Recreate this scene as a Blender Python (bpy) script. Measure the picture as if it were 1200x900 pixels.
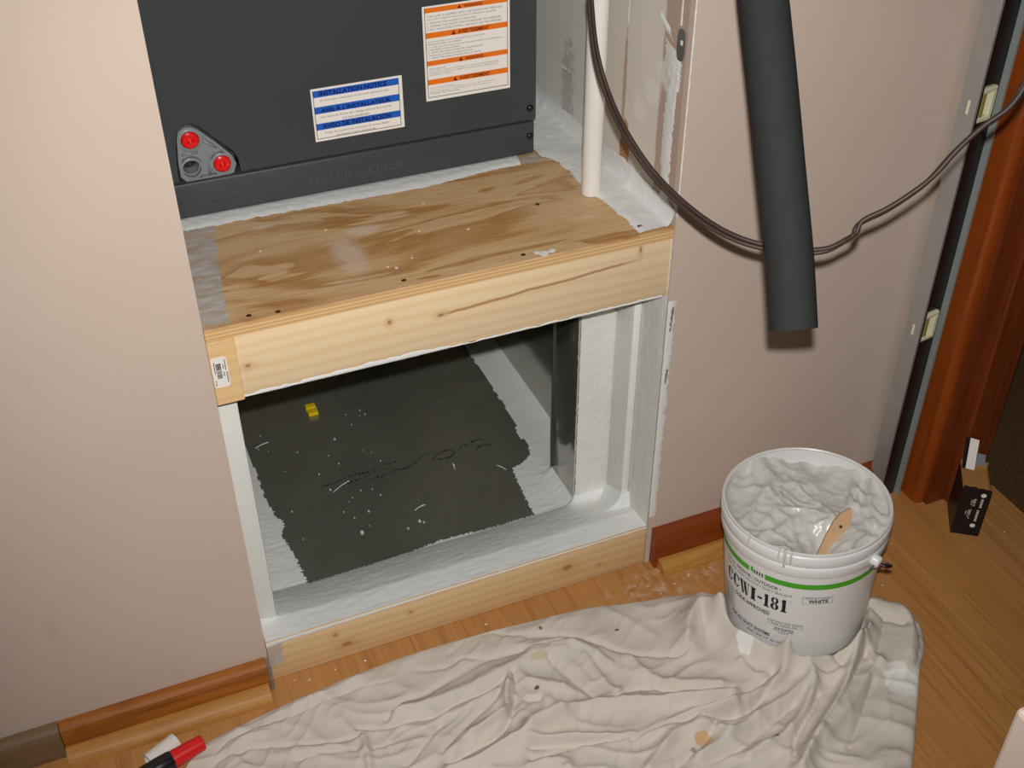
import bpy, bmesh, math, random
import numpy as np
from mathutils import Vector, Matrix, noise as mnoise

for o in list(bpy.data.objects):
    bpy.data.objects.remove(o, do_unlink=True)
scene = bpy.context.scene
col = scene.collection
random.seed(7)
rng = np.random.default_rng(7)

# ---------------------------------------------------------------- camera, light, exposure
FPX = 1359.04
CAM = Vector((-0.0926, -1.1365, 1.3558))
YAW, PITCH, ROLL = 0.3931, -0.6462, -0.0047
fw = Vector((math.sin(YAW)*math.cos(PITCH), math.cos(YAW)*math.cos(PITCH), math.sin(PITCH)))
rt0 = Vector((math.cos(YAW), -math.sin(YAW), 0))
up0 = rt0.cross(fw)
rt = math.cos(ROLL)*rt0 + math.sin(ROLL)*up0
up = -math.sin(ROLL)*rt0 + math.cos(ROLL)*up0
cd = bpy.data.cameras.new('camera')
cd.sensor_width = 36.0
cd.lens = FPX*36/1200
cd.clip_start = 0.02
cam = bpy.data.objects.new('camera', cd)
col.objects.link(cam)
cam.matrix_world = Matrix(((rt.x, up.x, -fw.x, CAM.x), (rt.y, up.y, -fw.y, CAM.y), (rt.z, up.z, -fw.z, CAM.z), (0, 0, 0, 1)))
scene.camera = cam

world = bpy.data.worlds.new('world')
scene.world = world
world.use_nodes = True
bg = world.node_tree.nodes['Background']
bg.inputs['Color'].default_value = (1.0, 0.86, 0.72, 1)
bg.inputs['Strength'].default_value = 0.035

# the camera's own flash, a hand's breadth above the lens
fl = bpy.data.lights.new('camera_flash', 'SPOT')
fl.energy = 78
fl.spot_size = math.radians(86)
fl.spot_blend = 0.85
fl.color = (1.0, 0.985, 0.965)
fl.shadow_soft_size = 0.011
flo = bpy.data.objects.new('camera_flash', fl)
flo.location = CAM + up*0.056 + rt*0.010
flo.rotation_euler = (fw + rt*0.02 + up*0.02).to_track_quat('-Z', 'Y').to_euler()
col.objects.link(flo)

vs = scene.view_settings
vs.view_transform = 'Standard'
vs.look = 'None'
vs.gamma = 1.0
vs.exposure = 0.0
vs.use_curve_mapping = False

# ---------------------------------------------------------------- node helper
def lin(c):
    c = c/255.0
    return c/12.92 if c <= 0.04045 else ((c+0.055)/1.055)**2.4
def rgb(r, g, b): return (lin(r), lin(g), lin(b), 1.0)

class NT:
    def __init__(s, name):
        s.m = bpy.data.materials.new(name)
        s.m.use_nodes = True
        s.t = s.m.node_tree
        s.b = s.t.nodes['Principled BSDF']
        s.out = s.t.nodes['Material Output']
        s.pos = s.t.nodes.new('ShaderNodeNewGeometry').outputs['Position']
    def new(s, k): return s.t.nodes.new(k)
    def put(s, sock, v):
        if isinstance(v, bpy.types.NodeSocket): s.t.links.new(v, sock)
        else: sock.default_value = v
    def mapv(s, vec=None, scale=(1, 1, 1), loc=(0, 0, 0), rot=(0, 0, 0)):
        n = s.new('ShaderNodeMapping')
        s.put(n.inputs['Vector'], vec if vec is not None else s.pos)
        n.inputs['Scale'].default_value = scale
        n.inputs['Location'].default_value = loc
        n.inputs['Rotation'].default_value = rot
        return n.outputs[0]
    def noise(s, vec=None, scale=10, detail=4, rough=0.55, dist=0):
        n = s.new('ShaderNodeTexNoise')
        s.put(n.inputs['Vector'], vec if vec is not None else s.pos)
        n.inputs['Scale'].default_value = scale
        n.inputs['Detail'].default_value = detail
        n.inputs['Roughness'].default_value = rough
        n.inputs['Distortion'].default_value = dist
        return n.outputs['Fac']
    def wave(s, vec=None, scale=10, dist=2, detail=2, dscale=1, axis='X'):
        n = s.new('ShaderNodeTexWave')
        n.bands_direction = axis
        s.put(n.inputs['Vector'], vec if vec is not None else s.pos)
        n.inputs['Scale'].default_value = scale
        n.inputs['Distortion'].default_value = dist
        n.inputs['Detail'].default_value = detail
        n.inputs['Detail Scale'].default_value = dscale
        return n.outputs['Fac']
    def math(s, op, a, b=0.0, clamp=False):
        n = s.new('ShaderNodeMath'); n.operation = op; n.use_clamp = clamp
        s.put(n.inputs[0], a); s.put(n.inputs[1], b)
        return n.outputs[0]
    def rng(s, v, a, b, c=0.0, d=1.0, smooth=False):
        n = s.new('ShaderNodeMapRange')
        if smooth: n.interpolation_type = 'SMOOTHSTEP'
        s.put(n.inputs[0], v)
        for i, x in enumerate((a, b, c, d)): n.inputs[i+1].default_value = x
        return n.outputs[0]
    def ramp(s, v, stops):
        n = s.new('ShaderNodeValToRGB')
        s.put(n.inputs[0], v)
        e = n.color_ramp.elements
        while len(e) < len(stops): e.new(0.5)
        for k, (p, c) in enumerate(stops): e[k].position = p; e[k].color = c
        return n.outputs[0]
    def mix(s, f, a, b):
        n = s.new('ShaderNodeMix'); n.data_type = 'RGBA'
        s.put(n.inputs[0], f); s.put(n.inputs[6], a); s.put(n.inputs[7], b)
        return n.outputs[2]
    def sep(s, vec=None):
        n = s.new('ShaderNodeSeparateXYZ'); s.put(n.inputs[0], vec if vec is not None else s.pos)
        return n.outputs
    def spot(s, loc, rad, soft=0.35, wob=0.25, wscale=60):
        """1 inside an irregular ellipsoid patch, 0 outside (marks with a shape of their own)"""
        a = s.new('ShaderNodeVectorMath'); a.operation = 'SUBTRACT'
        s.put(a.inputs[0], s.pos); a.inputs[1].default_value = loc
        d = s.new('ShaderNodeVectorMath'); d.operation = 'DIVIDE'
        s.put(d.inputs[0], a.outputs[0]); d.inputs[1].default_value = rad
        l = s.new('ShaderNodeVectorMath'); l.operation = 'LENGTH'
        s.put(l.inputs[0], d.outputs[0])
        v = l.outputs['Value']
        if wob: v = s.math('ADD', v, s.math('MULTIPLY', s.math('SUBTRACT', s.noise(scale=wscale, detail=3), 0.5), wob*4))
        return s.rng(v, 1-soft, 1+soft, 1, 0, True)
    def bump(s, h, strength=0.3, dist=0.002):
        n = s.new('ShaderNodeBump')
        n.inputs['Strength'].default_value = strength
        n.inputs['Distance'].default_value = dist
        s.put(n.inputs['Height'], h)
        s.t.links.new(n.outputs[0], s.b.inputs['Normal'])
    def fin(s, color, rough=0.6, metal=0.0, spec=0.5):
        s.put(s.b.inputs['Base Color'], color)
        s.put(s.b.inputs['Roughness'], rough)
        s.put(s.b.inputs['Metallic'], metal)
        s.b.inputs['Specular IOR Level'].default_value = spec
        return s.m

def plain(name, c, rough=0.5, metal=0.0, spec=0.5, var=0.08, scale=40, bump=0.0, bscale=200):
    n = NT(name)
    f = n.noise(scale=scale, detail=3)
    a = tuple(x*(1-var) for x in c[:3])+(1,)
    b = tuple(min(1, x*(1+var)) for x in c[:3])+(1,)
    if bump: n.bump(n.noise(scale=bscale, detail=2), bump, 0.001)
    return n.fin(n.mix(f, a, b), rough, metal, spec)

M = {}
# painted drywall, orange-peel roller texture with scuffs
n = NT('pink_beige_paint')
c = n.mix(n.noise(scale=6, detail=3), rgb(197, 177, 162), rgb(203, 184, 169))
c = n.mix(n.math('MULTIPLY', n.rng(n.noise(n.mapv(scale=(1, 1, 0.35)), scale=22, detail=5), 0.64, 0.74), 0.35), c, rgb(180, 157, 143))
n.bump(n.noise(scale=260, detail=3), 0.12, 0.001)
M['wall'] = n.fin(c, 0.55, 0, 0.35)

# recess side wall: grey primed board, pink paint band by the corner, torn paper, smears
n = NT('bare_board_side')
X, Yp, Z = n.sep()
w = n.math('MULTIPLY', n.math('SUBTRACT', n.noise(scale=14, detail=4), 0.5), 0.03)
c = n.mix(n.noise(scale=9, detail=5), rgb(214, 206, 192), rgb(225, 218, 205))
c = n.mix(n.rng(n.math('ADD', Yp, w), 0.17, 0.35), c, rgb(222, 219, 210))
c = n.mix(n.rng(n.math('ADD', Yp, n.math('MULTIPLY', w, 0.25)), 0.063, 0.0675, 1, 0), c, rgb(182, 158, 144))
c = n.mix(n.math('MULTIPLY', n.spot((0.608, 0.15, 0.655), (0.1, 0.014, 0.045), 0.15, 0.2), 1.0), c, rgb(178, 130, 88))
c = n.mix(n.math('MULTIPLY', n.spot((0.608, 0.159, 0.74), (0.1, 0.0045, 0.075), 0.2, 0.25), 0.9), c, rgb(186, 158, 130))
c = n.mix(n.math('MULTIPLY', n.spot((0.608, 0.335, 0.67), (0.1, 0.02, 0.07), 0.5, 0.6, 90), 0.45), c, rgb(150, 138, 122))
for k in range(3):
    c = n.mix(n.math('MULTIPLY', n.spot((0.608, 0.055+0.03*k, 0.80-0.035*k), (0.1, 0.02, 0.016), 0.4, 0.4), 0.75), c, rgb(230, 226, 212))
n.bump(n.noise(scale=120, detail=4), 0.25, 0.001)
M['side'] = n.fin(c, 0.7, 0, 0.25)

# brushed-on white duct mastic
n = NT('white_mastic')
st = n.noise(n.mapv(scale=(14, 60, 60)), scale=2.4, detail=5)
c = n.mix(n.noise(scale=18, detail=5), rgb(222, 222, 219), rgb(234, 234, 231))
n.bump(n.math('ADD', n.math('MULTIPLY', st, 1.0), n.math('MULTIPLY', n.noise(scale=150, detail=4), 0.6)), 0.32, 0.002)
M['mastic'] = n.fin(c, 0.5, 0, 0.4)
n = NT('white_mastic_vertical')
st = n.noise(n.mapv(scale=(60, 60, 14)), scale=2.4, detail=5)
c = n.mix(n.noise(scale=18, detail=5), rgb(219, 219, 212), rgb(231, 231, 225))
n.bump(n.math('ADD', st, n.math('MULTIPLY', n.noise(scale=150, detail=4), 0.6)), 0.5, 0.002)
M['mastic_v'] = n.fin(c, 0.5, 0, 0.4)
M['mastic_wet'] = plain('wet_mastic', rgb(204, 203, 197), 0.3, 0, 0.5, 0.04, 60, 0.35, 90)
# thin scraped smear of mastic: wood shows through
n = NT('thin_mastic_smear')
c = n.mix(n.noise(scale=30, detail=5), rgb(196, 190, 182), rgb(208, 206, 202))
n.b.inputs['Alpha'].default_value = 1.0
a = n.rng(n.noise(n.mapv(scale=(1, 2.6, 1)), scale=26, detail=6, rough=0.65), 0.33, 0.62, 0.15, 0.92)
n.put(n.b.inputs['Alpha'], a)
M['smear'] = n.fin(c, 0.5, 0, 0.4)

# plywood: rotary-cut figure
n = NT('plywood_face')
wv = n.noise(n.mapv(scale=(1.0, 3.6, 1)), scale=3.0, detail=3, rough=0.55, dist=0.7)
rings = n.math('FRACT', n.math('MULTIPLY', wv, 5.0))
fig = n.math('MULTIPLY', n.rng(rings, 0.15, 0.86, 0, 1, True), n.rng(rings, 0.86, 0.97, 1, 0, True))
fine = n.noise(n.mapv(scale=(5, 110, 20)), scale=3, detail=6, rough=0.7)
c = n.ramp(fig, [(0.0, rgb(214, 178, 132)), (0.45, rgb(206, 166, 116)), (1.0, rgb(172, 122, 66))])
c = n.mix(n.rng(fine, 0.35, 0.6, 0.45, 0), c, rgb(172, 124, 72))
c = n.mix(n.rng(fine, 0.5, 0.75, 0, 0.5), c, rgb(226, 196, 154))
c = n.mix(n.rng(n.noise(scale=7, detail=3), 0.42, 0.7, 0.0, 0.4), c, rgb(216, 184, 146))
X, Yp, Z = n.sep()
edge = n.rng(Z, 0.6115, 0.6125, 1, 0)
ply = n.rng(n.math('FRACT', n.math('MULTIPLY', Z, 210)), 0.4, 0.6)
c = n.mix(edge, c, n.mix(ply, rgb(205, 162, 108), rgb(226, 190, 138)))
for p, r_ in (((0.235, 0.15, 0.614), (0.02, 0.012, 0.02)), ((0.2, 0.10, 0.614), (0.018, 0.04, 0.02)), ((0.12, 0.21, 0.614), (0.018, 0.006, 0.02))):
    c = n.mix(n.math('MULTIPLY', n.spot(p, r_, 0.6, 0.3), 0.5), c, rgb(222, 206, 190))
n.bump(fine, 0.15, 0.001)
M['ply'] = n.fin(c, 0.5, 0, 0.4)

def pine(name, light, dark, knots, crack=False, rings=24):
    n = NT(name)
    v = n.mapv(scale=(1.0, 6, 9))
    g = n.wave(n.mapv(scale=(0.9, 6, 8)), rings/10, 4.5, 3, 1.2, 'Z')
    f = n.noise(n.mapv(scale=(8, 80, 120)), scale=3, detail=4)
    c = n.mix(n.rng(g, 0.3, 1.0, 0, 0.6), light, dark)
    c = n.mix(n.math('MULTIPLY', f, 0.4), c, tuple(min(1, x*1.12) for x in light[:3])+(1,))
    for (loc, rad) in knots:
        c = n.mix(n.math('MULTIPLY', n.spot(loc, tuple(x*2.3 for x in rad), 0.7, 0.15), 0.4), c, rgb(196, 148, 90))
        c = n.mix(n.math('MULTIPLY', n.spot(loc, tuple(x*0.85 for x in rad), 0.4, 0.15), 0.85), c, rgb(164, 116, 64))
    if crack:
        X, Yp, Z = n.sep()
        # pitch streak running along the board
        zc = n.math('ADD', n.math('MULTIPLY', n.math('SUBTRACT', X, 0.284), 0.055), 0.5605)
        zc = n.math('ADD', zc, n.math('MULTIPLY', n.math('SUBTRACT', n.noise(n.mapv(scale=(1, 0, 0)), scale=14, detail=2), 0.5), 0.008))
        d = n.math('ABSOLUTE', n.math('SUBTRACT', Z, zc))
        k = n.math('MULTIPLY', n.rng(d, 0.0008, 0.003, 1, 0), n.rng(X, 0.284, 0.30))
        k = n.math('MULTIPLY', k, n.rng(X, 0.53, 0.57, 1, 0))
        c = n.mix(n.math('MULTIPLY', k, 0.75), c, rgb(158, 98, 44))
    n.bump(f, 0.12, 0.001)
    return n.fin(c, 0.5, 0, 0.4)
M['pine_beam'] = pine('pine_beam', rgb(230, 203, 164), rgb(218, 184, 140), [((0.219, 0.0, 0.567), (0.0028, 0.1, 0.004)), ((0.561, 0.0, 0.590), (0.0018, 0.1, 0.006)), ((0.043, 0, 0.552), (0.004, 0.1, 0.003)), ((0.285, 0.0, 0.5605), (0.005, 0.1, 0.0025))], True)
M['pine_sill'] = pine('pine_sill', rgb(220, 187, 142), rgb(205, 164, 114), [((0.10, 0, 0.053), (0.004, 0.1, 0.004)), ((0.115, 0, 0.027), (0.009, 0.1, 0.005)), ((0.47, 0, 0.043), (0.009, 0.1, 0.006)), ((0.527, 0, 0.027), (0.002, 0.1, 0.002)), ((0.215, 0, 0.052), (0.003, 0.1, 0.003))])
M['pine_end'] = pine('pine_offcut', rgb(226, 190, 138), rgb(214, 172, 116), [])

def stained(name, a, b, rough=0.28, axis=(2, 30, 30)):
    n = NT(name)
    f = n.noise(n.mapv(scale=axis), scale=2.2, detail=5, dist=0.6)
    g = n.noise(scale=28, detail=4)
    c = n.mix(n.rng(f, 0.3, 0.7), a, b)
    c = n.mix(n.rng(g, 0.55, 0.8, 0, 0.35), c, tuple(x*0.5 for x in a[:3])+(1,))
    return n.fin(c, rough, 0, 0.5)
M['base_wood'] = stained('stained_baseboard', rgb(126, 66, 16), rgb(174, 104, 32), 0.4)
M['base_dark'] = stained('stained_baseboard_red', rgb(116, 48, 14), rgb(146, 68, 22), 0.4)
M['base_grey'] = stained('weathered_baseboard', rgb(112, 88, 62), rgb(132, 106, 78), 0.5)
M['shoe'] = stained('oak_shoe_moulding', rgb(164, 108, 42), rgb(194, 140, 68), 0.55)
M['casing'] = stained('orange_stained_casing', rgb(134, 58, 8), rgb(150, 70, 14), 0.5, (30, 30, 2))
M['jamb'] = stained('dark_stained_jamb', rgb(100, 42, 12), rgb(122, 54, 18), 0.5, (30, 30, 2))

n = NT('laminate_plank')
oi = n.new('ShaderNodeObjectInfo').outputs['Random']
cmb = n.new('ShaderNodeCombineXYZ')
n.put(cmb.inputs[0], n.math('MULTIPLY', oi, 13.7)); n.put(cmb.inputs[1], n.math('MULTIPLY', oi, 7.1))
va = n.new('ShaderNodeVectorMath'); n.put(va.inputs[0], n.pos); n.put(va.inputs[1], cmb.outputs[0])
g = n.noise(n.mapv(va.outputs[0], scale=(46, 1.6, 1)), scale=2.0, detail=5, rough=0.6, dist=0.5)
pores = n.noise(n.mapv(va.outputs[0], scale=(300, 9, 1)), scale=2.0, detail=3)
c = n.ramp(g, [(0.25, rgb(158, 106, 56)), (0.5, rgb(182, 130, 75)), (0.75, rgb(194, 143, 86))])
c = n.mix(n.rng(pores, 0.52, 0.75, 0, 0.45), c, rgb(158, 100, 48))
c = n.mix(n.math('MULTIPLY', oi, 0.25), c, rgb(190, 128, 66))
dust = n.math('MULTIPLY', n.rng(n.noise(scale=60, detail=5), 0.5, 0.75), n.spot((0.62, -0.05, 0), (0.10, 0.035, 0.1), 0.5, 0.3, 30))
c = n.mix(n.math('MULTIPLY', dust, 0.7), c, rgb(226, 208, 188))
M['plank'] = n.fin(c, 0.33, 0, 0.5)

# duct sheet metal with rolled lines and scratches
n = NT('galvanised_duct_sheet')
lines = n.wave(n.mapv(scale=(0, 1, 0)), 62, 0.4, 1, 1, 'Y')
f = n.noise(scale=7, detail=2)
c = n.mix(f, rgb(132, 131, 119), rgb(164, 163, 150))
c = n.mix(n.math('MULTIPLY', lines, 0.12), c, rgb(96, 95, 86))
n.bump(n.math('ADD', n.math('MULTIPLY', lines, 0.25), n.noise(n.mapv(scale=(3, 9, 3)), scale=4, detail=2)), 0.07, 0.002)
M['duct'] = n.fin(c, n.rng(f, 0.3, 0.7, 0.22, 0.32), 0.66)
M['duct_dark'] = plain('duct_inner_sheet', rgb(172, 170, 160), 0.14, 0.9, 0.5, 0.15, 12)

M['furnace'] = plain('slate_grey_enamel', rgb(62, 66, 68), 0.42, 0.1, 0.4, 0.05, 14, 0.06, 500)
M['furnace_low'] = plain('slate_grey_cover', rgb(64, 67, 68), 0.45, 0.1, 0.4, 0.05, 14, 0.06, 500)
M['furnace_emb'] = plain('slate_grey_embossing', rgb(74, 77, 78), 0.3, 0.1, 0.6, 0.05)
M['dark'] = plain('near_black', rgb(16, 16, 17), 0.5)
M['black_gloss'] = plain('black_plastic', rgb(20, 18, 22), 0.3)
M['grey_plastic'] = plain('grey_drain_plastic', rgb(128, 134, 136), 0.35, 0, 0.5, 0.04)
M['red_cap'] = plain('red_plastic_cap', rgb(224, 22, 22), 0.22, 0, 0.6, 0.04)
M['paper'] = plain('white_label_paper', rgb(236, 230, 222), 0.45, 0, 0.4, 0.02)
M['blue'] = plain('blue_print', rgb(28, 92, 190), 0.45, 0, 0.4, 0.03)
M['orange'] = plain('orange_print', rgb(232, 116, 22), 0.45, 0, 0.4, 0.03)
M['navy'] = plain('navy_lettering', rgb(4, 16, 70), 0.5, 0, 0.3, 0.03)
M['brown_ink'] = plain('dark_red_lettering', rgb(112, 30, 16), 0.5, 0, 0.3, 0.03)
M['grey_ink'] = plain('grey_lettering', rgb(112, 106, 112), 0.5, 0, 0.3, 0.03)
M['ink'] = plain('black_lettering', rgb(28, 22, 26), 0.5, 0, 0.3, 0.03)
M['pvc'] = plain('white_pvc', rgb(226, 222, 214), 0.32, 0, 0.5, 0.03, 8)
M['foam'] = plain('black_foam_rubber', rgb(42, 44, 43), 0.8, 0, 0.2, 0.12, 30, 0.1, 300)
M['foam_in'] = plain('black_foam_bore', rgb(26, 22, 20), 0.8)
M['cable'] = plain('brown_cable_jacket', rgb(60, 44, 38), 0.5, 0, 0.4, 0.15, 60)
M['alu'] = plain('dull_aluminium', rgb(178, 176, 172), 0.42, 0.55, 0.5, 0.08, 30, 0.05, 300)
M['alu_teal'] = plain('aluminium_flange', rgb(160, 166, 162), 0.4, 0.3, 0.5, 0.08, 30)
M['cream'] = plain('cream_vial_holder', rgb(226, 222, 190), 0.4, 0, 0.5, 0.03)
M['vial'] = plain('olive_vial', rgb(150, 136, 70), 0.2, 0, 0.6, 0.08)
M['pail'] = plain('white_pail_plastic', rgb(226, 224, 222), 0.34, 0, 0.5, 0.02, 12)
M['green'] = plain('green_stripe', rgb(70, 166, 26), 0.4, 0, 0.5, 0.03)
M['brush'] = plain('bare_wood_handle', rgb(196, 158, 118), 0.5, 0, 0.4, 0.15, 40)
M['steel'] = plain('dark_steel_wire', rgb(62, 40, 46), 0.35, 0.7)
M['dusty'] = plain('dusty_end_grain', rgb(132, 120, 110), 0.8, 0, 0.2, 0.35, 140)
M['bead'] = plain('grey_corner_bead', rgb(120, 116, 112), 0.6, 0.2, 0.3, 0.2, 60)
M['galv'] = plain('galvanised_steel', rgb(120, 122, 124), 0.35, 0.8, 0.5, 0.2, 60)
M['yellow'] = plain('yellow_plastic', rgb(240, 206, 20), 0.4)
M['red_grip'] = plain('red_handle_plastic', rgb(216, 20, 24), 0.35, 0, 0.5, 0.04)
M['kraft'] = plain('kraft_board', rgb(168, 122, 66), 0.7, 0, 0.3, 0.1, 60)
M['box_black'] = plain('black_printed_card', rgb(26, 20, 22), 0.4, 0, 0.4, 0.1)
M['screw'] = plain('screw_hole', rgb(58, 38, 24), 0.6)
n = NT('cotton_canvas')
c = n.mix(n.noise(scale=10, detail=4), rgb(203, 194, 181), rgb(214, 206, 195))
c = n.mix(n.math('MULTIPLY', n.rng(n.noise(scale=16, detail=4), 0.6, 0.75), 0.3), c, rgb(196, 178, 152))
for p, r_, cc, k in (((0.832, -0.362, 0.0), (0.026, 0.026, 0.1), rgb(232, 230, 226), 0.9), ((0.652, -0.225, 0.03), (0.010, 0.016, 0.05), rgb(236, 234, 230), 0.9),
                     ((0.52, -0.335, 0.0), (0.012, 0.008, 0.1), rgb(206, 158, 96), 0.7), ((0.50, -0.345, 0.0), (0.004, 0.004, 0.1), rgb(150, 124, 104), 0.7),
                     ((0.345, -0.168, 0), (0.0035, 0.003, 0.1), rgb(120, 96, 76), 1), ((0.395, -0.068, 0), (0.003, 0.003, 0.1), rgb(130, 108, 90), 1), ((0.50, -0.115, 0), (0.003, 0.002, 0.1), rgb(120, 96, 76), 1),
                     ((0.50, -0.07, 0), (0.04, 0.012, 0.1), rgb(196, 190, 178), 0.8), ((0.37, -0.12, 0), (0.015, 0.005, 0.1), rgb(196, 176, 128), 0.6), ((0.61, -0.375, 0), (0.005, 0.004, 0.1), rgb(132, 108, 84), 1)):
    c = n.mix(n.math('MULTIPLY', n.spot(p, r_, 0.12, 0.3, 60), k), c, cc)
n.bump(n.math('ADD', n.noise(scale=900, detail=2), n.math('MULTIPLY', n.noise(scale=70, detail=4), 1.2)), 0.18, 0.001)
M['canvas'] = n.fin(c, 0.85, 0, 0.15)
n = NT('brown_carpet')
c = n.mix(n.noise(scale=240, detail=3), rgb(66, 48, 30), rgb(104, 80, 52))
M['carpet'] = n.fin(c, 0.95, 0, 0.05)

# ---------------------------------------------------------------- mesh helper
class MB:
    def __init__(s): s.v = []; s.f = []
    def add(s, verts, faces):
        o = len(s.v)
        s.v += [tuple(float(a) for a in p) for p in verts]
        s.f += [tuple(i+o for i in q) for q in faces]
        return s
    def box(s, x0, x1, y0, y1, z0, z1, bev=0.0, mat=None, seg=2):
        bm = bmesh.new()
        bmesh.ops.create_cube(bm, size=1)
        for v in bm.verts:
            v.co = Vector(((x0+x1)/2+v.co.x*(x1-x0), (y0+y1)/2+v.co.y*(y1-y0), (z0+z1)/2+v.co.z*(z1-z0)))
        if bev: bmesh.ops.bevel(bm, geom=bm.edges[:], offset=bev, segments=seg, affect='EDGES', profile=0.5)
        if mat is not None: bm.transform(mat)
        bm.verts.index_update()
        s.add([v.co[:] for v in bm.verts], [[v.index for v in q.verts] for q in bm.faces])
        bm.free(); return s
    def prism(s, pts, mapf, d0, d1, cap=True):
        """extrude polygon pts (a, b); mapf(a, b, d) -> xyz"""
        k = len(pts)
        vs = [mapf(a, b, d0) for a, b in pts]+[mapf(a, b, d1) for a, b in pts]
        fs = [(i, (i+1) % k, k+(i+1) % k, k+i) for i in range(k)]
        if cap: fs += [tuple(range(k))[::-1], tuple(range(k, 2*k))]
        return s.add(vs, fs)
    def tube(s, pts, r, seg=16, cap=True, rb=None):
        P = [Vector(p) for p in pts]
        prev = None; rings = []
        for i, p in enumerate(P):
            t = (P[min(i+1, len(P)-1)]-P[max(i-1, 0)]).normalized()
            if prev is None:
                a = Vector((0, 0, 1)) if abs(t.z) < 0.9 else Vector((1, 0, 0))
                u_ = t.cross(a).normalized()
            else: u_ = (prev-t*prev.dot(t)).normalized()
            prev = u_; w_ = t.cross(u_)
            ri = r[i] if isinstance(r, (list, tuple)) else r
            rings.append([p+ri*(math.cos(2*math.pi*k/seg)*u_+math.sin(2*math.pi*k/seg)*w_) for k in range(seg)])
        fs = []
        for i in range(len(P)-1):
            for k in range(seg):
                fs.append((i*seg+k, i*seg+(k+1) % seg, (i+1)*seg+(k+1) % seg, (i+1)*seg+k))
        if cap: fs += [tuple(range(seg))[::-1], tuple((len(P)-1)*seg+k for k in range(seg))]
        return s.add([v for q in rings for v in q], fs)
    def lathe(s, prof, origin, axes=None, seg=64, a0=0.0, a1=None):
        """prof [(r, z)], closed full turn unless a1 given (radians)"""
        e1, e2, e3 = axes if axes else (Vector((1, 0, 0)), Vector((0, 1, 0)), Vector((0, 0, 1)))
        full = a1 is None
        na = seg if full else seg+1
        vs = []; fs = []
        for r, z in prof:
            for k in range(na):
                a = a0+(2*math.pi if full else (a1-a0))*k/seg
                vs.append(Vector(origin)+e1*(r*math.cos(a))+e2*(r*math.sin(a))+e3*z)
        for i in range(len(prof)-1):
            for k in range(seg):
                k2 = (k+1) % na
                fs.append((i*na+k, i*na+k2, (i+1)*na+k2, (i+1)*na+k))
        return s.add(vs, fs)
    def build(s, name, mat, parent=None, smooth=False, label=None, cat=None, group=None, kind=None, autosmooth=None):
        vs = np.array(s.v, dtype=float)
        if parent is not None: o = np.array(wloc(parent))
        else: o = np.array(((vs[:, 0].min()+vs[:, 0].max())/2, (vs[:, 1].min()+vs[:, 1].max())/2, vs[:, 2].min()))
        me = bpy.data.meshes.new(name)
        me.from_pydata([tuple(p) for p in (vs-o)], [], s.f)
        bm = bmesh.new(); bm.from_mesh(me); bmesh.ops.recalc_face_normals(bm, faces=bm.faces[:]); bm.to_mesh(me); bm.free()
        if smooth: me.shade_smooth()
        if autosmooth: me.set_sharp_from_angle(angle=math.radians(autosmooth))
        me.materials.append(mat if not isinstance(mat, str) else M[mat])
        ob = bpy.data.objects.new(name, me)
        col.objects.link(ob)
        if parent is not None: ob.parent = parent
        else: ob.location = o
        tag(ob, label, cat, group, kind)
        return ob

def wloc(o):
    p = Vector((0, 0, 0))
    while o is not None: p = p+Vector(o.location); o = o.parent
    return p
def tag(o, label=None, cat=None, group=None, kind=None):
    if label: o['label'] = label
    if cat: o['category'] = cat
    if group: o['group'] = group
    if kind: o['kind'] = kind
    return o
def thing(name, loc, label, cat, group=None):
    o = bpy.data.objects.new(name, None)
    o.empty_display_size = 0.03
    col.objects.link(o); o.location = loc
    return tag(o, label, cat, group)
def box(name, mat, b, parent=None, bev=0.0, **k):
    return MB().box(*b, bev=bev).build(name, mat, parent, **k)
def spline(pts, n_=8):
    P = [Vector(p) for p in pts]; out = []
    for i in range(len(P)-1):
        a = P[max(i-1, 0)]; b = P[i]; c_ = P[i+1]; d = P[min(i+2, len(P)-1)]
        for k in range(n_):
            t = k/n_
            out.append(0.5*((2*b)+(c_-a)*t+(2*a-5*b+4*c_-d)*t*t+(3*b-a-3*c_+d)*t*t*t))
    out.append(P[-1]); return out
def vn(x, y, z=0.0): return mnoise.noise(Vector((x, y, z)))

def text_geo(body, bold=0.0, spacing=1.0):
    """flat lettering as 2-D verts / faces, normalised to the text's own box (0..1, 0..1) and its aspect"""
    cu = bpy.data.curves.new('lettering', 'FONT')
    cu.body = body; cu.size = 1.0; cu.offset = bold; cu.resolution_u = 3; cu.space_character = spacing
    ob = bpy.data.objects.new('lettering', cu)
    me = bpy.data.meshes.new_from_object(ob)
    v = np.array([p.co[:2] for p in me.vertices])
    f = [tuple(p.vertices) for p in me.polygons]
    bpy.data.objects.remove(ob); bpy.data.curves.remove(cu); bpy.data.meshes.remove(me)
    lo = v.min(0); hi = v.max(0)
    return (v-lo)/(hi-lo), f
def text_on(mb, body, x0, x1, z0, z1, mapf, bold=0.0, spacing=1.0):
    v, f = text_geo(body, bold, spacing)
    mb.add([mapf(x0+(x1-x0)*a, z0+(z1-z0)*b) for a, b in v], f)

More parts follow.
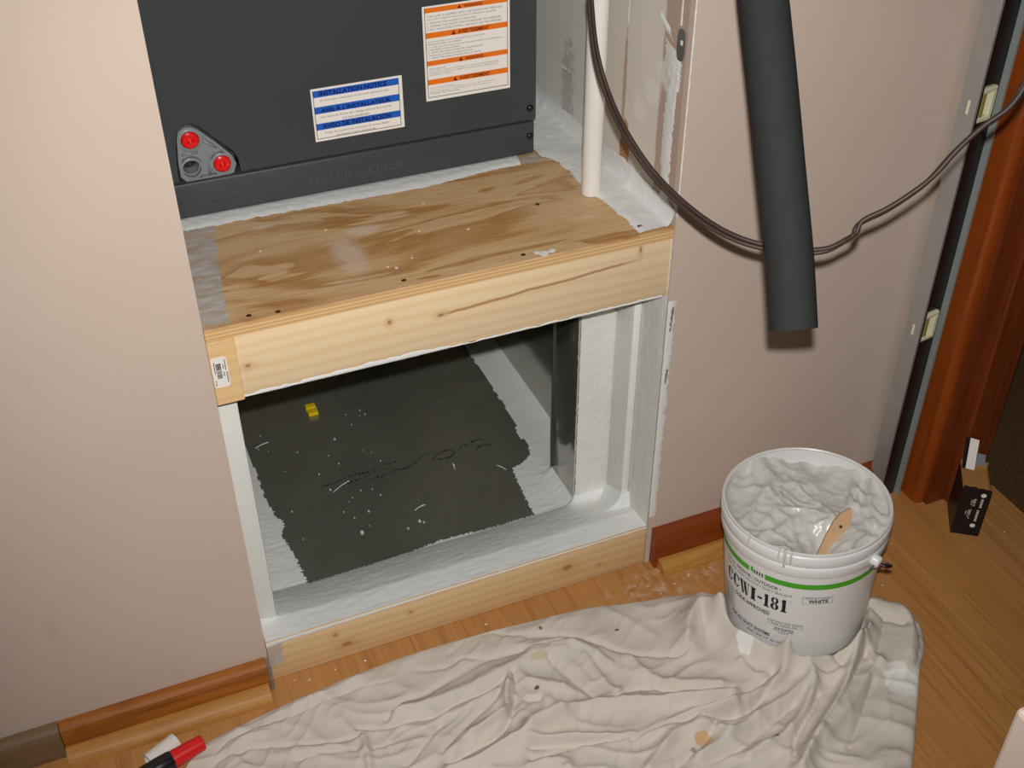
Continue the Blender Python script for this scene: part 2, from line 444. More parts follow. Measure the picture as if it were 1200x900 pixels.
# ---------------------------------------------------------------- room shell
W = 0.608
ZB, BH, ZP = 0.509, 0.089, 0.614
D = 0.266
box('wall_left', 'wall', (-2.2, 0.0, 0.0, 0.04, 0, 2.4), kind='structure')
MB().box(W, 1.112, 0.0, 0.010, 0, 2.4).box(0.66, 1.112, 0.010, 0.12, 0, 2.4).build('wall_right', 'wall', kind='structure')
wr = box('wall_recess', 'side', (W, 0.659, 0.0105, 0.95, 0, 2.4), kind='structure')
MB().box(1.114, 1.222, -0.048, 0.9, 0, 2.4).box(1.114, 1.222, -2.4, -0.90, 0, 2.4).box(1.114, 1.222, -0.90, -0.048, 2.06, 2.4).build('wall_doorway', 'wall', kind='structure')
MB().box(0.478, 0.74, -0.84, -0.767, 0, 0.62, bev=0.004).build('wall_partition', 'wall', kind='structure')
MB().box(1.23, 3.2, 0.9, 1.0, 0, 2.4).build('wall_beyond', 'wall', kind='structure')

fl_ = MB().box(-2.2, 1.251, -2.4, 0.12, -0.03, -0.011).build('floor', 'dark', kind='structure')
pw = 0.0845
plank_cache = {}
xk = 0.955
cols = []
while xk > -1.2: xk -= pw
k = 0
while xk < 1.2509:
    x0, x1 = xk, min(xk+pw, 1.251)
    ends = [0.03]
    y = -random.uniform(0.15, 0.85)
    if abs(x0-0.955) < 1e-3: y = -0.427
    while y > -1.9:
        ends.append(y); y -= random.choice((0.7, 0.8, 0.9))
    ends.append(-1.95)
    for a, b in zip(ends[:-1], ends[1:]):
        key = (round(x1-x0, 4), round(a-b, 3))
        if key not in plank_cache:
            ob = MB().box(x0+0.00004, x1-0.00004, b+0.00004, a-0.00004, -0.011, 0.0, bev=0.00025, seg=1).build('plank', 'plank', fl_)
            plank_cache[key] = (ob, x0, a)
        else:
            src, sx, sa = plank_cache[key]
            ob = src.copy(); col.objects.link(ob); ob.location = (x0-sx, a-sa, 0)
    xk += pw; k += 1

# carpet in the next room: short tufts over a backing
cb = MB()
for i in range(16000):
    x = 1.253+random.random()*0.9; y = -0.55+random.random()*1.15
    h = random.uniform(0.006, 0.013); a = random.random()*6.28; r_ = 0.0035
    dx, dy = random.uniform(-.004, .004), random.uniform(-.004, .004)
    cb.add([(x+r_*math.cos(a), y+r_*math.sin(a), -0.008), (x-r_*math.cos(a), y-r_*math.sin(a), -0.008), (x+dx, y+dy, -0.008+h)], [(0, 1, 2)])
cb.box(1.2515, 3.2, -2.4, 0.9, -0.03, -0.004)
cb.build('carpet', 'carpet', label='dark brown carpet pile beyond the doorway', cat='carpet', kind='stuff')

def shoe_prof(y0, z0, ry, rz):
    return [(y0, z0), (y0-ry, z0)]+[(y0-ry*math.cos(t), z0+rz*math.sin(t)) for t in np.linspace(0.25, math.pi/2, 7)]
def base_prof(y0, th, h):
    return [(y0, 0), (y0-th, 0), (y0-th, h-0.012), (y0-th+0.002, h-0.006), (y0-th+0.006, h-0.001), (y0-th+0.009, h), (y0, h)]
def run_x(mb, prof, x0, x1): return mb.prism(prof, lambda a, b, d: (d, a, b), x0, x1)
bl = run_x(MB(), base_prof(-0.0003, 0.017, 0.055), -0.286, -0.005).build('baseboard_left', 'base_wood', kind='structure')
run_x(MB(), base_prof(-0.0003, 0.018, 0.056), -1.6, -0.287).build('board', 'base_grey', bl)
run_x(MB(), shoe_prof(-0.0175, 0.0, 0.024, 0.019), -0.286, -0.008).build('shoe_moulding', 'shoe', bl)
MB().box(-0.0048, 0.0006, -0.018, -0.0004, 0.0, 0.053, bev=0.001).build('plaster_end', 'dusty', bl)
br = run_x(MB(), base_prof(-0.0003, 0.017, 0.074), 0.616, 1.094).build('baseboard_right', 'base_dark', kind='structure')
run_x(MB(), shoe_prof(-0.0175, 0.0, 0.024, 0.019), 0.622, 1.02).build('shoe_moulding', 'shoe', br)

# doorway trim on the right wall: casing, jamb, stop
def run_z(mb, prof, z0, z1): return mb.prism(prof, lambda a, b, d: (a, b, d), z0, z1)
tc = run_z(MB(), [(1.113, -0.001), (1.105, -0.001), (1.100, -0.006), (1.097, -0.014), (1.097, -0.050), (1.100, -0.056), (1.106, -0.058), (1.113, -0.058)], 0.0, 2.1).build('trim_1', 'casing', kind='structure')
tj = run_z(MB(), [(1.1135, -0.0485), (1.1135, -0.066), (1.223, -0.066), (1.223, -0.0485)], 0.0, 2.06).build('trim_2', 'jamb', kind='structure')
run_z(MB(), [(1.150, -0.0665), (1.150, -0.076), (1.153, -0.078), (1.184, -0.078), (1.187, -0.075), (1.187, -0.0665)], 0.0, 2.06).build('door_stop', 'jamb', tj)

# ---------------------------------------------------------------- irregular painted-on strips
def ribbon(A, B, nrm, th=0.0012, nu=80, nv=8, ja=0.003, jb=0.003, fa=60, seed=0.0, bul=0.0):
    """strip between polylines A and B lying on a surface with normal nrm; both edges wander"""
    mb = MB(); A = [Vector(p) for p in A]; B = [Vector(p) for p in B]; nrm = Vector(nrm)
    def at(P, t):
        L = [0]
        for i in range(len(P)-1): L.append(L[-1]+(P[i+1]-P[i]).length)
        d = t*L[-1]
        for i in range(len(P)-1):
            if d <= L[i+1]+1e-9: return P[i].lerp(P[i+1], (d-L[i])/max(L[i+1]-L[i], 1e-9))
        return P[-1]
    vs = []
    for i in range(nu+1):
        t = i/nu
        a = at(A, t); b = at(B, t); w_ = (b-a).normalized()
        a = a+w_*ja*(vn(t*fa, seed)+0.6*vn(t*fa*3.1, seed+5)); b = b+w_*jb*(vn(t*fa, seed+9)+0.6*vn(t*fa*3.1, seed+15))
        for j in range(nv+1):
            s_ = j/nv
            e = min(1, 4*min(s_, 1-s_)) if nv > 1 else 1
            p = a.lerp(b, s_)+nrm*(th*(0.15+0.85*e)+th*0.45*vn(p_:=t*fa*1.7, s_*4, seed)*e+bul*math.sin(math.pi*s_))
            vs.append(p)
    k = nv+1
    fs = [(i*k+j, (i+1)*k+j, (i+1)*k+j+1, i*k+j+1) for i in range(nu) for j in range(nv)]
    mb.add(vs, fs)
    return mb

# putty streaks and chips on the recess side wall near the outside corner
X0 = W-0.0001
ribbon([(X0, 0.050, 0.80), (X0, 0.050, 0.70), (X0, 0.044, 0.632)], [(X0, 0.024, 0.80), (X0, 0.026, 0.70), (X0, 0.022, 0.632)], (-1, 0, 0), 0.0012, 60, 6, 0.006, 0.005, 14, 1).build('putty_streak', 'mastic_v', wr, smooth=True)
ribbon([(X0, 0.060, 0.845), (X0, 0.055, 0.80), (X0, 0.040, 0.79)], [(X0, 0.020, 0.835), (X0, 0.018, 0.81), (X0, 0.020, 0.79)], (-1, 0, 0), 0.0014, 40, 6, 0.006, 0.005, 14, 2).build('putty_streak', 'mastic_v', wr, smooth=True)
ribbon([(X0, 0.075, 0.872), (X0, 0.05, 0.858)], [(X0, 0.075, 0.858), (X0, 0.04, 0.845)], (-1, 0, 0), 0.0012, 30, 5, 0.003, 0.003, 14, 3).build('putty_streak', 'mastic_v', wr, smooth=True)
ribbon([(X0, 0.030, 0.93), (X0, 0.030, 0.87)], [(X0, 0.026, 0.93), (X0, 0.025, 0.87)], (-1, 0, 0), 0.0008, 30, 4, 0.001, 0.001, 14, 4).build('putty_streak', 'mastic_v', wr, smooth=True)
ribbon([(X0, 0.164, 0.93), (X0, 0.160, 0.84)], [(X0, 0.157, 0.93), (X0, 0.156, 0.83)], (-1, 0, 0), 0.0006, 30, 4, 0.001, 0.001, 14, 5).build('putty_streak', 'mastic_v', wr, smooth=True)
# torn paper blister
mb = MB()
ribbon([(X0, 0.352, 0.703), (X0, 0.320, 0.708)], [(X0, 0.350, 0.698), (X0, 0.316, 0.700)], (-1, 0, 0), 0.004, 24, 6, 0.002, 0.002, 20, 6).build('torn_paper', 'side', wr, smooth=True)
# chipped paint and bead edge along the outside corner, upper and lower
for (z0, z1, w0, sd) in ((0.63, 0.95, 0.0025, 11), (0.10, 0.50, 0.012, 12)):
    ribbon([(W+0.0005, -0.0001, z0), (W+0.0005, -0.0001, z1)], [(W+w0, -0.0001, z0), (W+w0, -0.0001, z1)], (0, -1, 0), 0.0009, 110, 6, 0.0005, 0.004 if w0 > 0.01 else 0.0015, 30, sd).build('corner_chip', 'mastic_v', wr, smooth=True)
for (z0, z1, sd) in ((0.36, 0.385, 13), (0.45, 0.49, 14)):
    ribbon([(W+0.005, -0.0012, z0), (W+0.006, -0.0012, z1)], [(W+0.007, -0.0012, z0), (W+0.0095, -0.0012, z1)], (0, -1, 0), 0.001, 30, 4, 0.002, 0.002, 8, sd).build('corner_chip', 'bead', wr, smooth=True)

# steel clip screwed to the corner
mc = thing('metal_clip', (W-0.001, 0.018, 0.83), 'small dark steel clip with a hole on the recess corner above the shelf', 'clip')
def ring_poly(cy, cz, hy, hz, k=16):
    return [(cy+hy*(abs(math.cos(a))**0.6)*math.copysign(1, math.cos(a)), cz+hz*(abs(math.sin(a))**0.6)*math.copysign(1, math.sin(a))) for a in np.linspace(0, 2*math.pi, k, endpoint=False)]
MB().prism(ring_poly(0.020, 0.849, 0.008, 0.019), lambda a, b, d: (d, a, b), W-0.0036, W-0.0018).build('plate', 'galv', mc)
MB().prism(ring_poly(0.017, 0.853, 0.0026, 0.0032, 12), lambda a, b, d: (d, a, b), W-0.0040, W-0.0030).build('hole', 'paper', mc)

# ---------------------------------------------------------------- shelf, beam, sill
ps = thing('plywood_shelf', (0.3, 0.13, 0.598), 'plywood shelf edged with white sealant carrying the grey furnace', 'shelf')
MB().box(0.0005, W-0.0005, -0.001, 0.80, 0.5985, ZP, bev=0.0006, seg=1).build('panel', 'ply', ps)
zt = ZP+0.0001
ribbon([(0.004, 0.274, zt), (0.30, 0.274, zt), (0.50, 0.274, zt)], [(0.012, 0.236, zt), (0.114, 0.238, zt), (0.229, 0.234, zt), (0.349, 0.231, zt), (0.45, 0.243, zt), (0.495, 0.243, zt)], (0, 0, 1), 0.0022, 140, 8, 0.0005, 0.003, 40, 21).build('sealant_band', 'mastic', ps, smooth=True)
ribbon([(0.50, 0.267, zt), (0.527, 0.267, zt)], [(0.497, 0.243, zt), (0.530, 0.240, zt)], (0, 0, 1), 0.0008, 30, 6, 0.001, 0.003, 20, 22).build('sealant_smear', 'smear', ps, smooth=True)
# right margin climbing the side wall in a cove
mb = MB(); vs = []; nu, nv = 110, 16
for i in range(nu+1):
    t = i/nu; y = 0.004+0.55*t
    e = np.interp(y, [0, 0.04, 0.103, 0.134, 0.20, 0.242, 0.254, 0.56], [0.557, 0.559, 0.553, 0.547, 0.548, 0.543, 0.532, 0.528])+0.003*vn(y*90, 3)+0.002*vn(y*260, 7)
    hz = np.interp(y, [0, 0.086, 0.152, 0.217, 0.282, 0.45, 0.56], [0.022, 0.025, 0.031, 0.022, 0.022, 0.022, 0.02])+0.003*vn(y*70, 31)
    for j in range(nv+1):
        s_ = j/nv
        if s_ < 0.55:
            x = e+(W-0.010-e)*(s_/0.55); z = zt+0.0018*min(1, s_*8)
        else:
            q = (s_-0.55)/0.45
            a = q*math.pi/2
            x = W-0.010+0.0095*math.sin(a); z = zt+0.0018+(hz)*(1-math.cos(a))
            if q > 0.98: x = W-0.0003
        bmp = 0.0011*vn(x*160, y*60, z*160)+0.0006*vn(x*420, y*240, z*400)
        vs.append((x-abs(bmp)*(s_ > .55), y, z+max(bmp, -0.001)))
k = nv+1
mb.add(vs, [(i*k+j, (i+1)*k+j, (i+1)*k+j+1, i*k+j+1) for i in range(nu) for j in range(nv)])
mb.build('sealant_cove', 'mastic', ps, smooth=True)
ribbon([(0.002, 0.265, zt), (0.002, 0.0, zt)], [(0.059, 0.262, zt), (0.059, 0.225, zt), (0.048, 0.16, zt), (0.041, 0.098, zt), (0.034, 0.04, zt), (0.032, 0.004, zt)], (0, 0, 1), 0.0007, 90, 10, 0.0, 0.004, 30, 23).build('sealant_smear', 'smear', ps, smooth=True)
for (x, y) in ((0.055, 0.011), (0.088, 0.006), (0.244, 0.014), (0.40, 0.013), (0.469, 0.126), (0.566, 0.018)):
    MB().prism([(x+0.0032*math.cos(a), y+0.0026*math.sin(a)) for a in np.linspace(0, 2*math.pi, 12, endpoint=False)], lambda a, b, d: (a, b, d), zt+0.0001, zt+(0.0022 if x > 0.5 else 0.0006)).build('screw_head', 'screw', ps)
mb = MB()
for (x, y, r_) in ((0.245, 0.045, 0.0022), (0.236, 0.051, 0.0015), (0.425, 0.006, 0.007), (0.437, 0.008, 0.005), (0.418, 0.011, 0.004), (0.19, 0.17, 0.0015), (0.30, 0.12, 0.0013), (0.36, 0.10, 0.0018), (0.10, 0.15, 0.0014), (0.33, 0.19, 0.0014), (0.27, 0.06, 0.0015)):
    mb.prism([(x+r_*(1+0.4*vn(x*99, a))*math.cos(a), y+r_*0.7*(1+0.4*vn(y*99, a))*math.sin(a)) for a in np.linspace(0, 2*math.pi, 9, endpoint=False)], lambda a, b, d: (a, b, d), zt, zt+0.0007)
tag(mb.build('sealant_fleck', 'mastic', ps), kind='stuff')

bmth = thing('pine_beam', (0.3, 0.02, ZB), 'pale pine beam with barcode sticker below the plywood shelf', 'beam')
MB().box(0.0005, W-0.0008, 0.0025, 0.0405, ZB, 0.5982, bev=0.002).build('board', 'pine_beam', bmth, smooth=True, autosmooth=35)
MB().box(0.0003, 0.033, -0.0008, 0.0024, ZB-0.002, 0.5965, bev=0.001).build('end_block', 'pine_end', bmth)
st_ = MB().prism([(0.0035, 0.5325), (0.0015, 0.535), (0.0015, 0.5725), (0.0035, 0.575), (0.0175, 0.575), (0.0195, 0.5725), (0.0195, 0.535), (0.0175, 0.5325)], lambda a, b, d: (a, d, b), -0.0013, -0.0008).build('barcode_sticker', 'paper', bmth)
mb = MB(); z = 0.5455
while z < 0.5665:
    h = random.choice((0.0004, 0.0006, 0.001)); mb.box(0.0062, 0.0122, -0.0015, -0.0013, z, z+h); z += h+random.choice((0.0004, 0.0006, 0.0008))
for (x, z0, z1) in ((0.0140, 0.559, 0.565), (0.0140, 0.548, 0.553), (0.0165, 0.556, 0.571), (0.0172, 0.538, 0.553), (0.0040, 0.553, 0.569), (0.0030, 0.536, 0.5385), (0.0032, 0.541, 0.543)):
    z = z0
    while z < z1: mb.box(x, x+0.0012, -0.0015, -0.0013, z, z+0.0008); z += 0.0012
mb.build('barcode', 'ink', st_)
ribbon([(0.03, 0.0022, ZB+0.003), (0.20, 0.0022, ZB+0.006), (0.25, 0.0022, ZB+0.007), (0.30, 0.0022, ZB+0.0015), (W-0.01, 0.0022, ZB+0.003)], [(0.03, 0.0022, ZB-0.0006), (W-0.01, 0.0022, ZB-0.0006)], (0, -1, 0), 0.0008, 120, 4, 0.003, 0.0005, 30, 25).build('sealant_edge', 'mastic', bmth, smooth=True)

sl = thing('pine_sill', (0.3, 0.02, 0.0), 'knotty pine sill board along the bottom of the duct opening', 'board')
MB().box(0.0008, W-0.0008, 0.001, 0.039, 0.0005, 0.079, bev=0.0015).build('board', 'pine_sill', sl, smooth=True, autosmooth=35)
ribbon([(0.001, 0.0008, 0.0795), (W-0.001, 0.0008, 0.0795)], [(0.001, 0.0008, 0.069), (0.02, 0.0008, 0.072), (0.25, 0.0008, 0.0755), (W-0.001, 0.0008, 0.0765)], (0, -1, 0), 0.0009, 140, 5, 0.0002, 0.0016, 26, 26).build('sealant_edge', 'mastic', sl, smooth=True)
ribbon([(0.001, 0.0008, 0.072), (0.001, 0.0008, 0.028)], [(0.024, 0.0008, 0.072), (0.020, 0.0008, 0.032)], (0, -1, 0), 0.0006, 40, 5, 0.0002, 0.004, 12, 27).build('sealant_smear', 'smear', sl, smooth=True)

# ---------------------------------------------------------------- return-air duct box under the shelf
ZF = 0.045   # duct floor level
du = thing('return_air_duct', (0.3, 0.5, 0.0), 'sheet metal return air duct behind the opening, seams painted white', 'duct')
fs_ = box('floor_sheet', 'duct', (0.002, 0.606, 0.045, 0.90, ZF-0.006, ZF), du)
box('side_sheet', 'duct_dark', (0.0006, 0.004, 0.085, 0.90, 0.012, 0.59), du)
box('side_sheet', 'duct_dark', (0.5915, 0.5945, 0.215, 0.90, 0.012, 0.59), du)
box('back_sheet', 'duct_dark', (0.001, 0.6075, 0.90, 0.904, 0.004, 0.595), du)
box('top_sheet', 'duct_dark', (0.004, 0.604, 0.045, 0.90, 0.594, 0.597), du)
# left jamb strip, right stepped jamb
MB().box(0.0006, 0.0275, 0.0415, 0.084, 0.012, 0.5985, bev=0.002).build('left_jamb', 'mastic_v', du, smooth=True, autosmooth=40)
pst = MB().box(0.5385, 0.6075, 0.121, 0.2145, 0.012, 0.593, bev=0.0015).build('right_jamb', 'duct_dark', du, smooth=True, autosmooth=40)
ribbon([(0.5385, 0.1205, 0.02), (0.5385, 0.1205, 0.592)], [(0.60, 0.1205, 0.02), (0.60, 0.1205, 0.592)], (0, -1, 0), 0.0022, 120, 14, 0.0012, 0.0, 40, 41).build('sealant_coat', 'mastic_v', pst, smooth=True)
ribbon([(0.5382, 0.1215, 0.02), (0.5382, 0.1215, 0.592)], [(0.5382, 0.128, 0.02), (0.5382, 0.126, 0.30), (0.5382, 0.131, 0.592)], (-1, 0, 0), 0.0007, 160, 5, 0.0, 0.0025, 70, 42).build('sealant_coat', 'mastic_v', pst, smooth=True)
box('flange', 'galv', (0.5372, 0.5392, 0.2128, 0.2155, 0.03, 0.592), pst)
MB().box(0.594, 0.6075, 0.066, 0.1195, 0.012, 0.5975, bev=0.004).build('jamb_step', 'mastic_v', du, smooth=True, autosmooth=40)
ribbon([(0.6074, 0.001, 0.06), (0.6074, 0.001, 0.5975)], [(0.6074, 0.067, 0.06), (0.6074, 0.067, 0.5975)], (-1, 0, 0), 0.002, 120, 10, 0.0008, 0.0, 30, 43).build('sealant_coat', 'mastic_v', du, smooth=True)

# coat over sill and floor margins: height field with an open, ragged-edged middle
inner_r = [(0.1174, 0.4679), (0.1866, 0.4737), (0.2208, 0.4766), (0.2471, 0.4815), (0.2510, 0.4991), (0.2656, 0.5215), (0.2939, 0.5313), (0.3281, 0.5244), (0.3593, 0.5313), (0.4393, 0.5352), (0.5261, 0.5352), (0.5875, 0.5332), (0.6802, 0.5410), (0.8499, 0.5440)]
inner_l = [(0.1174, 0.0904), (0.1896, 0.0855), (0.2403, 0.0777), (0.2666, 0.0894), (0.2842, 0.0797), (0.3212, 0.0758), (0.4032, 0.0728), (0.4949, 0.0709), (0.5661, 0.0758), (0.7026, 0.0836), (0.8499, 0.0855)]
ry, rx = zip(*inner_r); ly, lx = zip(*inner_l)
fx = [0.0904, 0.2113, 0.3138, 0.3986, 0.4679, 0.5927]; fy = [0.1184, 0.1213, 0.1310, 0.1252, 0.1262, 0.1262]
def coat_z(x, y):
    z = ZF+0.0015
    q = min(1, max(0, (y-0.040)/0.085)); z += (0.0815-ZF-0.0015)*(1-q)*(1+0.3*q)
    if y > 0.04:
        z += 0.02*math.exp(-max(0, x-0.0)/0.02)*0.5
    if y > 0.06 and x > 0.5:
        d = 0.595-x if y < 0.121 else 0.5385-x
        if y < 0.125:
            d = min(0.592-x, math.hypot(max(0, 0.5385-x), 0.121-y) if y < 0.121 else 9)
            z += 0.028*math.exp(-max(0, d)/0.010)
        elif y < 0.2145: z += 0.012*math.exp(-max(0, 0.5385-x)/0.008)
        else: z += 0.010*math.exp(-max(0, 0.5915-x)/0.010)
    z += 0.0005*vn(x*34, y*150)+0.0004*vn(x*110, y*330, 3)+0.0007*vn(x*16, y*30, 9)
    return z
mb = MB()
nx, ny = 230, 170
ys = np.concatenate([np.linspace(0.0015, 0.30, 120), np.linspace(0.30, 0.898, ny-119)[1:]])
idx = {}
def vert(x, y):
    key = (round(x, 5), round(y, 5))
    if key not in idx: idx[key] = len(mb.v); mb.v.append((x, y, coat_z(x, y)))
    return idx[key]
def jag(t, s_): return 0.0022*vn(t*300, s_)+0.0028*vn(t*620, s_+3)
gx = np.linspace(0.0015, 0.6065, nx+1)
for j in range(len(ys)-1):
    y0, y1 = ys[j], ys[j+1]; ym = (y0+y1)/2
    for i in range(nx):
        x0, x1 = gx[i], gx[i+1]; xm = (x0+x1)/2
        if ym > 0.046 and ym < 0.085 and xm < 0.022: pass
        yf = np.interp(xm, fx, fy)+jag(xm, 1.0)
        xl = np.interp(ym, ly, lx)+jag(ym, 2.0); xr = np.interp(ym, ry, rx)+jag(ym, 4.0)
        if ym > yf and xl < xm < xr: continue
        mb.f.append((vert(x0, y0), vert(x1, y0), vert(x1, y1), vert(x0, y1)))
mb.build('sealant_coat', 'mastic', du, smooth=True)

# stamped dotted lettering and flecks on the floor sheet
mb = MB()
def dotrow(pts, n_, wob=0.0):
    P = [Vector((a, b, 0)) for a, b in pts]
    Q = spline(P, 6); L = sum((Q[i+1]-Q[i]).length for i in range(len(Q)-1)); acc = 0; nxt = 0
    for i in range(len(Q)-1):
        seg = (Q[i+1]-Q[i]).length
        while nxt <= acc+seg and seg > 0:
            p = Q[i].lerp(Q[i+1], (nxt-acc)/seg); r_ = random.uniform(0.0008, 0.0016)
            mb.prism([(p.x+r_*1.2*math.cos(a), p.y+r_*1.6*math.sin(a)) for a in np.linspace(0, 2*math.pi, 7, endpoint=False)], lambda a, b, d: (a, b, d), ZF-0.0001, ZF+0.0003)
            nxt += L/n_*random.uniform(0.7, 1.4)
        acc += seg
dotrow([(0.1674, 0.3300), (0.1889, 0.3300), (0.2201, 0.3369), (0.2474, 0.3349), (0.2757, 0.3427), (0.3050, 0.3408)], 26)
dotrow([(0.1928, 0.3183), (0.2318, 0.3232), (0.2611, 0.3310)], 9)
dotrow([(0.2533, 0.3154), (0.2757, 0.3154), (0.2952, 0.3203), (0.3118, 0.3183), (0.3323, 0.3251), (0.3498, 0.3398), (0.3684, 0.3417), (0.3781, 0.3329)], 22)
dotrow([(0.3606, 0.3203), (0.3801, 0.3349), (0.3996, 0.3349), (0.4035, 0.3232), (0.3859, 0.3154), (0.3733, 0.3193)], 18)
dotrow([(0.4162, 0.3310), (0.4230, 0.3388), (0.4328, 0.3349)], 5)
dotrow([(0.4415, 0.3408), (0.4620, 0.3408)], 6)
dotrow([(0.4445, 0.3193), (0.4562, 0.3251), (0.4718, 0.3193)], 6)
tag(mb.build('stamped_dots', 'dark', fs_), kind='stuff')
mb = MB()
flk = [(0.1987, 0.1964, 0.0028), (0.2923, 0.1857, 0.0022), (0.2981, 0.1808, 0.0014), (0.2699, 0.1769, 0.0015), (0.1791, 0.3154, 0.0016), (0.2230, 0.2403, 0.0016), (0.2221, 0.4412, 0.0018), (0.3918, 0.2930, 0.0016), (0.3089, 0.2188, 0.0014)]
for i in range(30): flk.append((random.uniform(0.09, 0.31), random.uniform(0.2, 0.56), random.uniform(0.0006, 0.0013)))
for (x, y, r_) in flk:
    mb.prism([(x+r_*math.cos(a), y+r_*1.2*math.sin(a)) for a in np.linspace(0, 2*math.pi, 7, endpoint=False)], lambda a, b, d: (a, b, d), ZF-0.0001, ZF-0.0001+r_)
for (xa, ya, xb, yb) in ((0.0875, 0.4715, 0.1128, 0.4793), (0.4601, 0.2647, 0.4698, 0.2481), (0.3918, 0.2998, 0.3898, 0.2822), (0.2933, 0.2130, 0.3138, 0.2198), (0.1830, 0.3086, 0.2143, 0.3251)):
    mb.tube([(xa, ya, ZF+0.0002), ((xa+xb)/2, (ya+yb)/2+0.002, ZF+0.0004), (xb, yb, ZF+0.0002)], 0.0007, 6)
tag(mb.build('sealant_fleck', 'mastic', fs_), kind='stuff')
yt = thing('yellow_clip', (0.2065, 0.5358, ZF+0.0001), 'small yellow plastic clip lying on the dark duct floor', 'clip')
MB().box(0.1962, 0.2148, 0.5183, 0.5329, ZF+0.0002, ZF+0.0085, bev=0.002).build('half', 'yellow', yt)
MB().box(0.1957, 0.2143, 0.5344, 0.5475, ZF+0.0002, ZF+0.010, bev=0.002).build('half', 'yellow', yt)

# ---------------------------------------------------------------- furnace
fu = thing('furnace', (0.26, 0.5, ZP), 'dark grey furnace cabinet with blue and orange notice stickers', 'furnace')
x0f, x1f = -0.006, 0.527
MB().box(x0f, x1f, D+0.045, 0.78, ZP+0.002, 1.7, bev=0.004).build('cabinet', 'furnace', fu)
MB().box(x0f, x1f-0.001, D, D+0.045, ZP+0.002, 0.6655, bev=0.004).build('filter_cover', 'furnace_low', fu, smooth=True, autosmooth=40)
zs = 0.669
door = [(x1f, zs), (x1f, 1.6), (x0f, 1.6), (x0f, zs), (0.029, zs), (0.031, 0.704), (0.036, 0.734), (0.043, 0.743), (0.050, 0.7455), (0.058, 0.744), (0.066, 0.739), (0.103, 0.699), (0.108, 0.687), (0.109, zs)]
MB().prism(door, lambda a, b, d: (a, d, b), D, D+0.040).build('access_door', 'furnace', fu)
fc = [o for o in fu.children if o.name.startswith('filter_cover')][0]
mb = MB()
mfz = lambda y: (lambda a, b: (a, y, b))
text_on(mb, 'FILTER COVER', 0.196, 0.331, 0.6335, 0.6455, mfz(D-0.0007), 0.01, 1.05)
mb.build('embossed_lettering', 'furnace_emb', fc)
MB().box(0.064, 0.1, D-0.0006, D, 0.632, 0.6335).box(0.064, 0.0655, D-0.0006, D, 0.620, 0.6335).build('embossed_frame', 'furnace_low', fc)
for z in (0.686, 0.644):
    MB().lathe([(0, 0.0032), (0.0025, 0.0032), (0.0045, 0.002), (0.0052, 0.0)], (0.5185, D-0.0001, z), (Vector((1, 0, 0)), Vector((0, 0, 1)), Vector((0, -1, 0))), 20).build('screw', 'black_gloss', fu, smooth=True)
# drain connection plate in the notch
yp = D+0.006
A3 = (Vector((1, 0, 0)), Vector((0, 0, 1)), Vector((0, -1, 0)))
dp = thing('drain_plate', (0.068, yp, 0.70), None, None); dp.parent = fu; dp.location = Vector((0.068, yp, 0.70))-Vector(fu.location)
out = [(0.037, 0.726), (0.040, 0.734), (0.048, 0.7385), (0.057, 0.738), (0.065, 0.732), (0.083, 0.713), (0.101, 0.691), (0.105, 0.679), (0.1005, 0.667), (0.089, 0.6635), (0.055, 0.6625), (0.040, 0.6645), (0.033, 0.673), (0.033, 0.691)]
c1, c2, c3, rc = (0.0525, 0.7205), (0.0875, 0.6815), (0.0485, 0.6815), 0.0118
cxo = sum(p[0] for p in out)/len(out); czo = sum(p[1] for p in out)/len(out)
inn = [(cxo+(p[0]-cxo)*0.86, czo+(p[1]-czo)*0.86) for p in out]
mb = MB(); k = len(out)
mb.add([(a, yp, b) for a, b in out]+[(a, yp, b) for a, b in inn]+[(a, yp+0.03, b) for a, b in out]+[(a, yp+0.008, b) for a, b in inn],
       [(i, (i+1) % k, k+(i+1) % k, k+i) for i in range(k)]+[(i, (i+1) % k, 2*k+(i+1) % k, 2*k+i) for i in range(k)]+[(k+i, k+(i+1) % k, 3*k+(i+1) % k, 3*k+i) for i in range(k)])
mb.build('plate_rim', 'grey_plastic', dp)
# web plate behind the rim, with a round opening only where the open port is
mb = MB()
kk = 40
ang = np.linspace(0, 2*math.pi, kk, endpoint=False)
def hit(a):
    best = 9
    for i in range(k):
        p = Vector(inn[i]); q = Vector(inn[(i+1) % k]); d = Vector((math.cos(a), math.sin(a))); e = q-p; w_ = Vector(c3)-p
        den = d.x*e.y-d.y*e.x
        if abs(den) < 1e-12: continue
        t = (e.x*w_.y-e.y*w_.x)/den; s_ = (d.x*w_.y-d.y*w_.x)/den
        if t > 0 and 0 <= s_ <= 1: best = min(best, t)
    return best
mb.add([(c3[0]+0.0105*math.cos(a), yp+0.008, c3[1]+0.0105*math.sin(a)) for a in ang]+[(c3[0]+max(hit(a), 0.0106)*math.cos(a), yp+0.008, c3[1]+max(hit(a), 0.0106)*math.sin(a)) for a in ang],
       [(i, (i+1) % kk, kk+(i+1) % kk, kk+i) for i in range(kk)])
mb.build('web', 'grey_plastic', dp)
for (cx_, cz_) in (c1, c2, c3):
    MB().lathe([(0.0148, -0.008), (0.0148, 0.0003), (0.0140, 0.0008), (0.0118, 0.0006), (0.0115, -0.030)], (cx_, yp, cz_), A3, 40).build('port_ring', 'grey_plastic', dp, smooth=True, autosmooth=40)
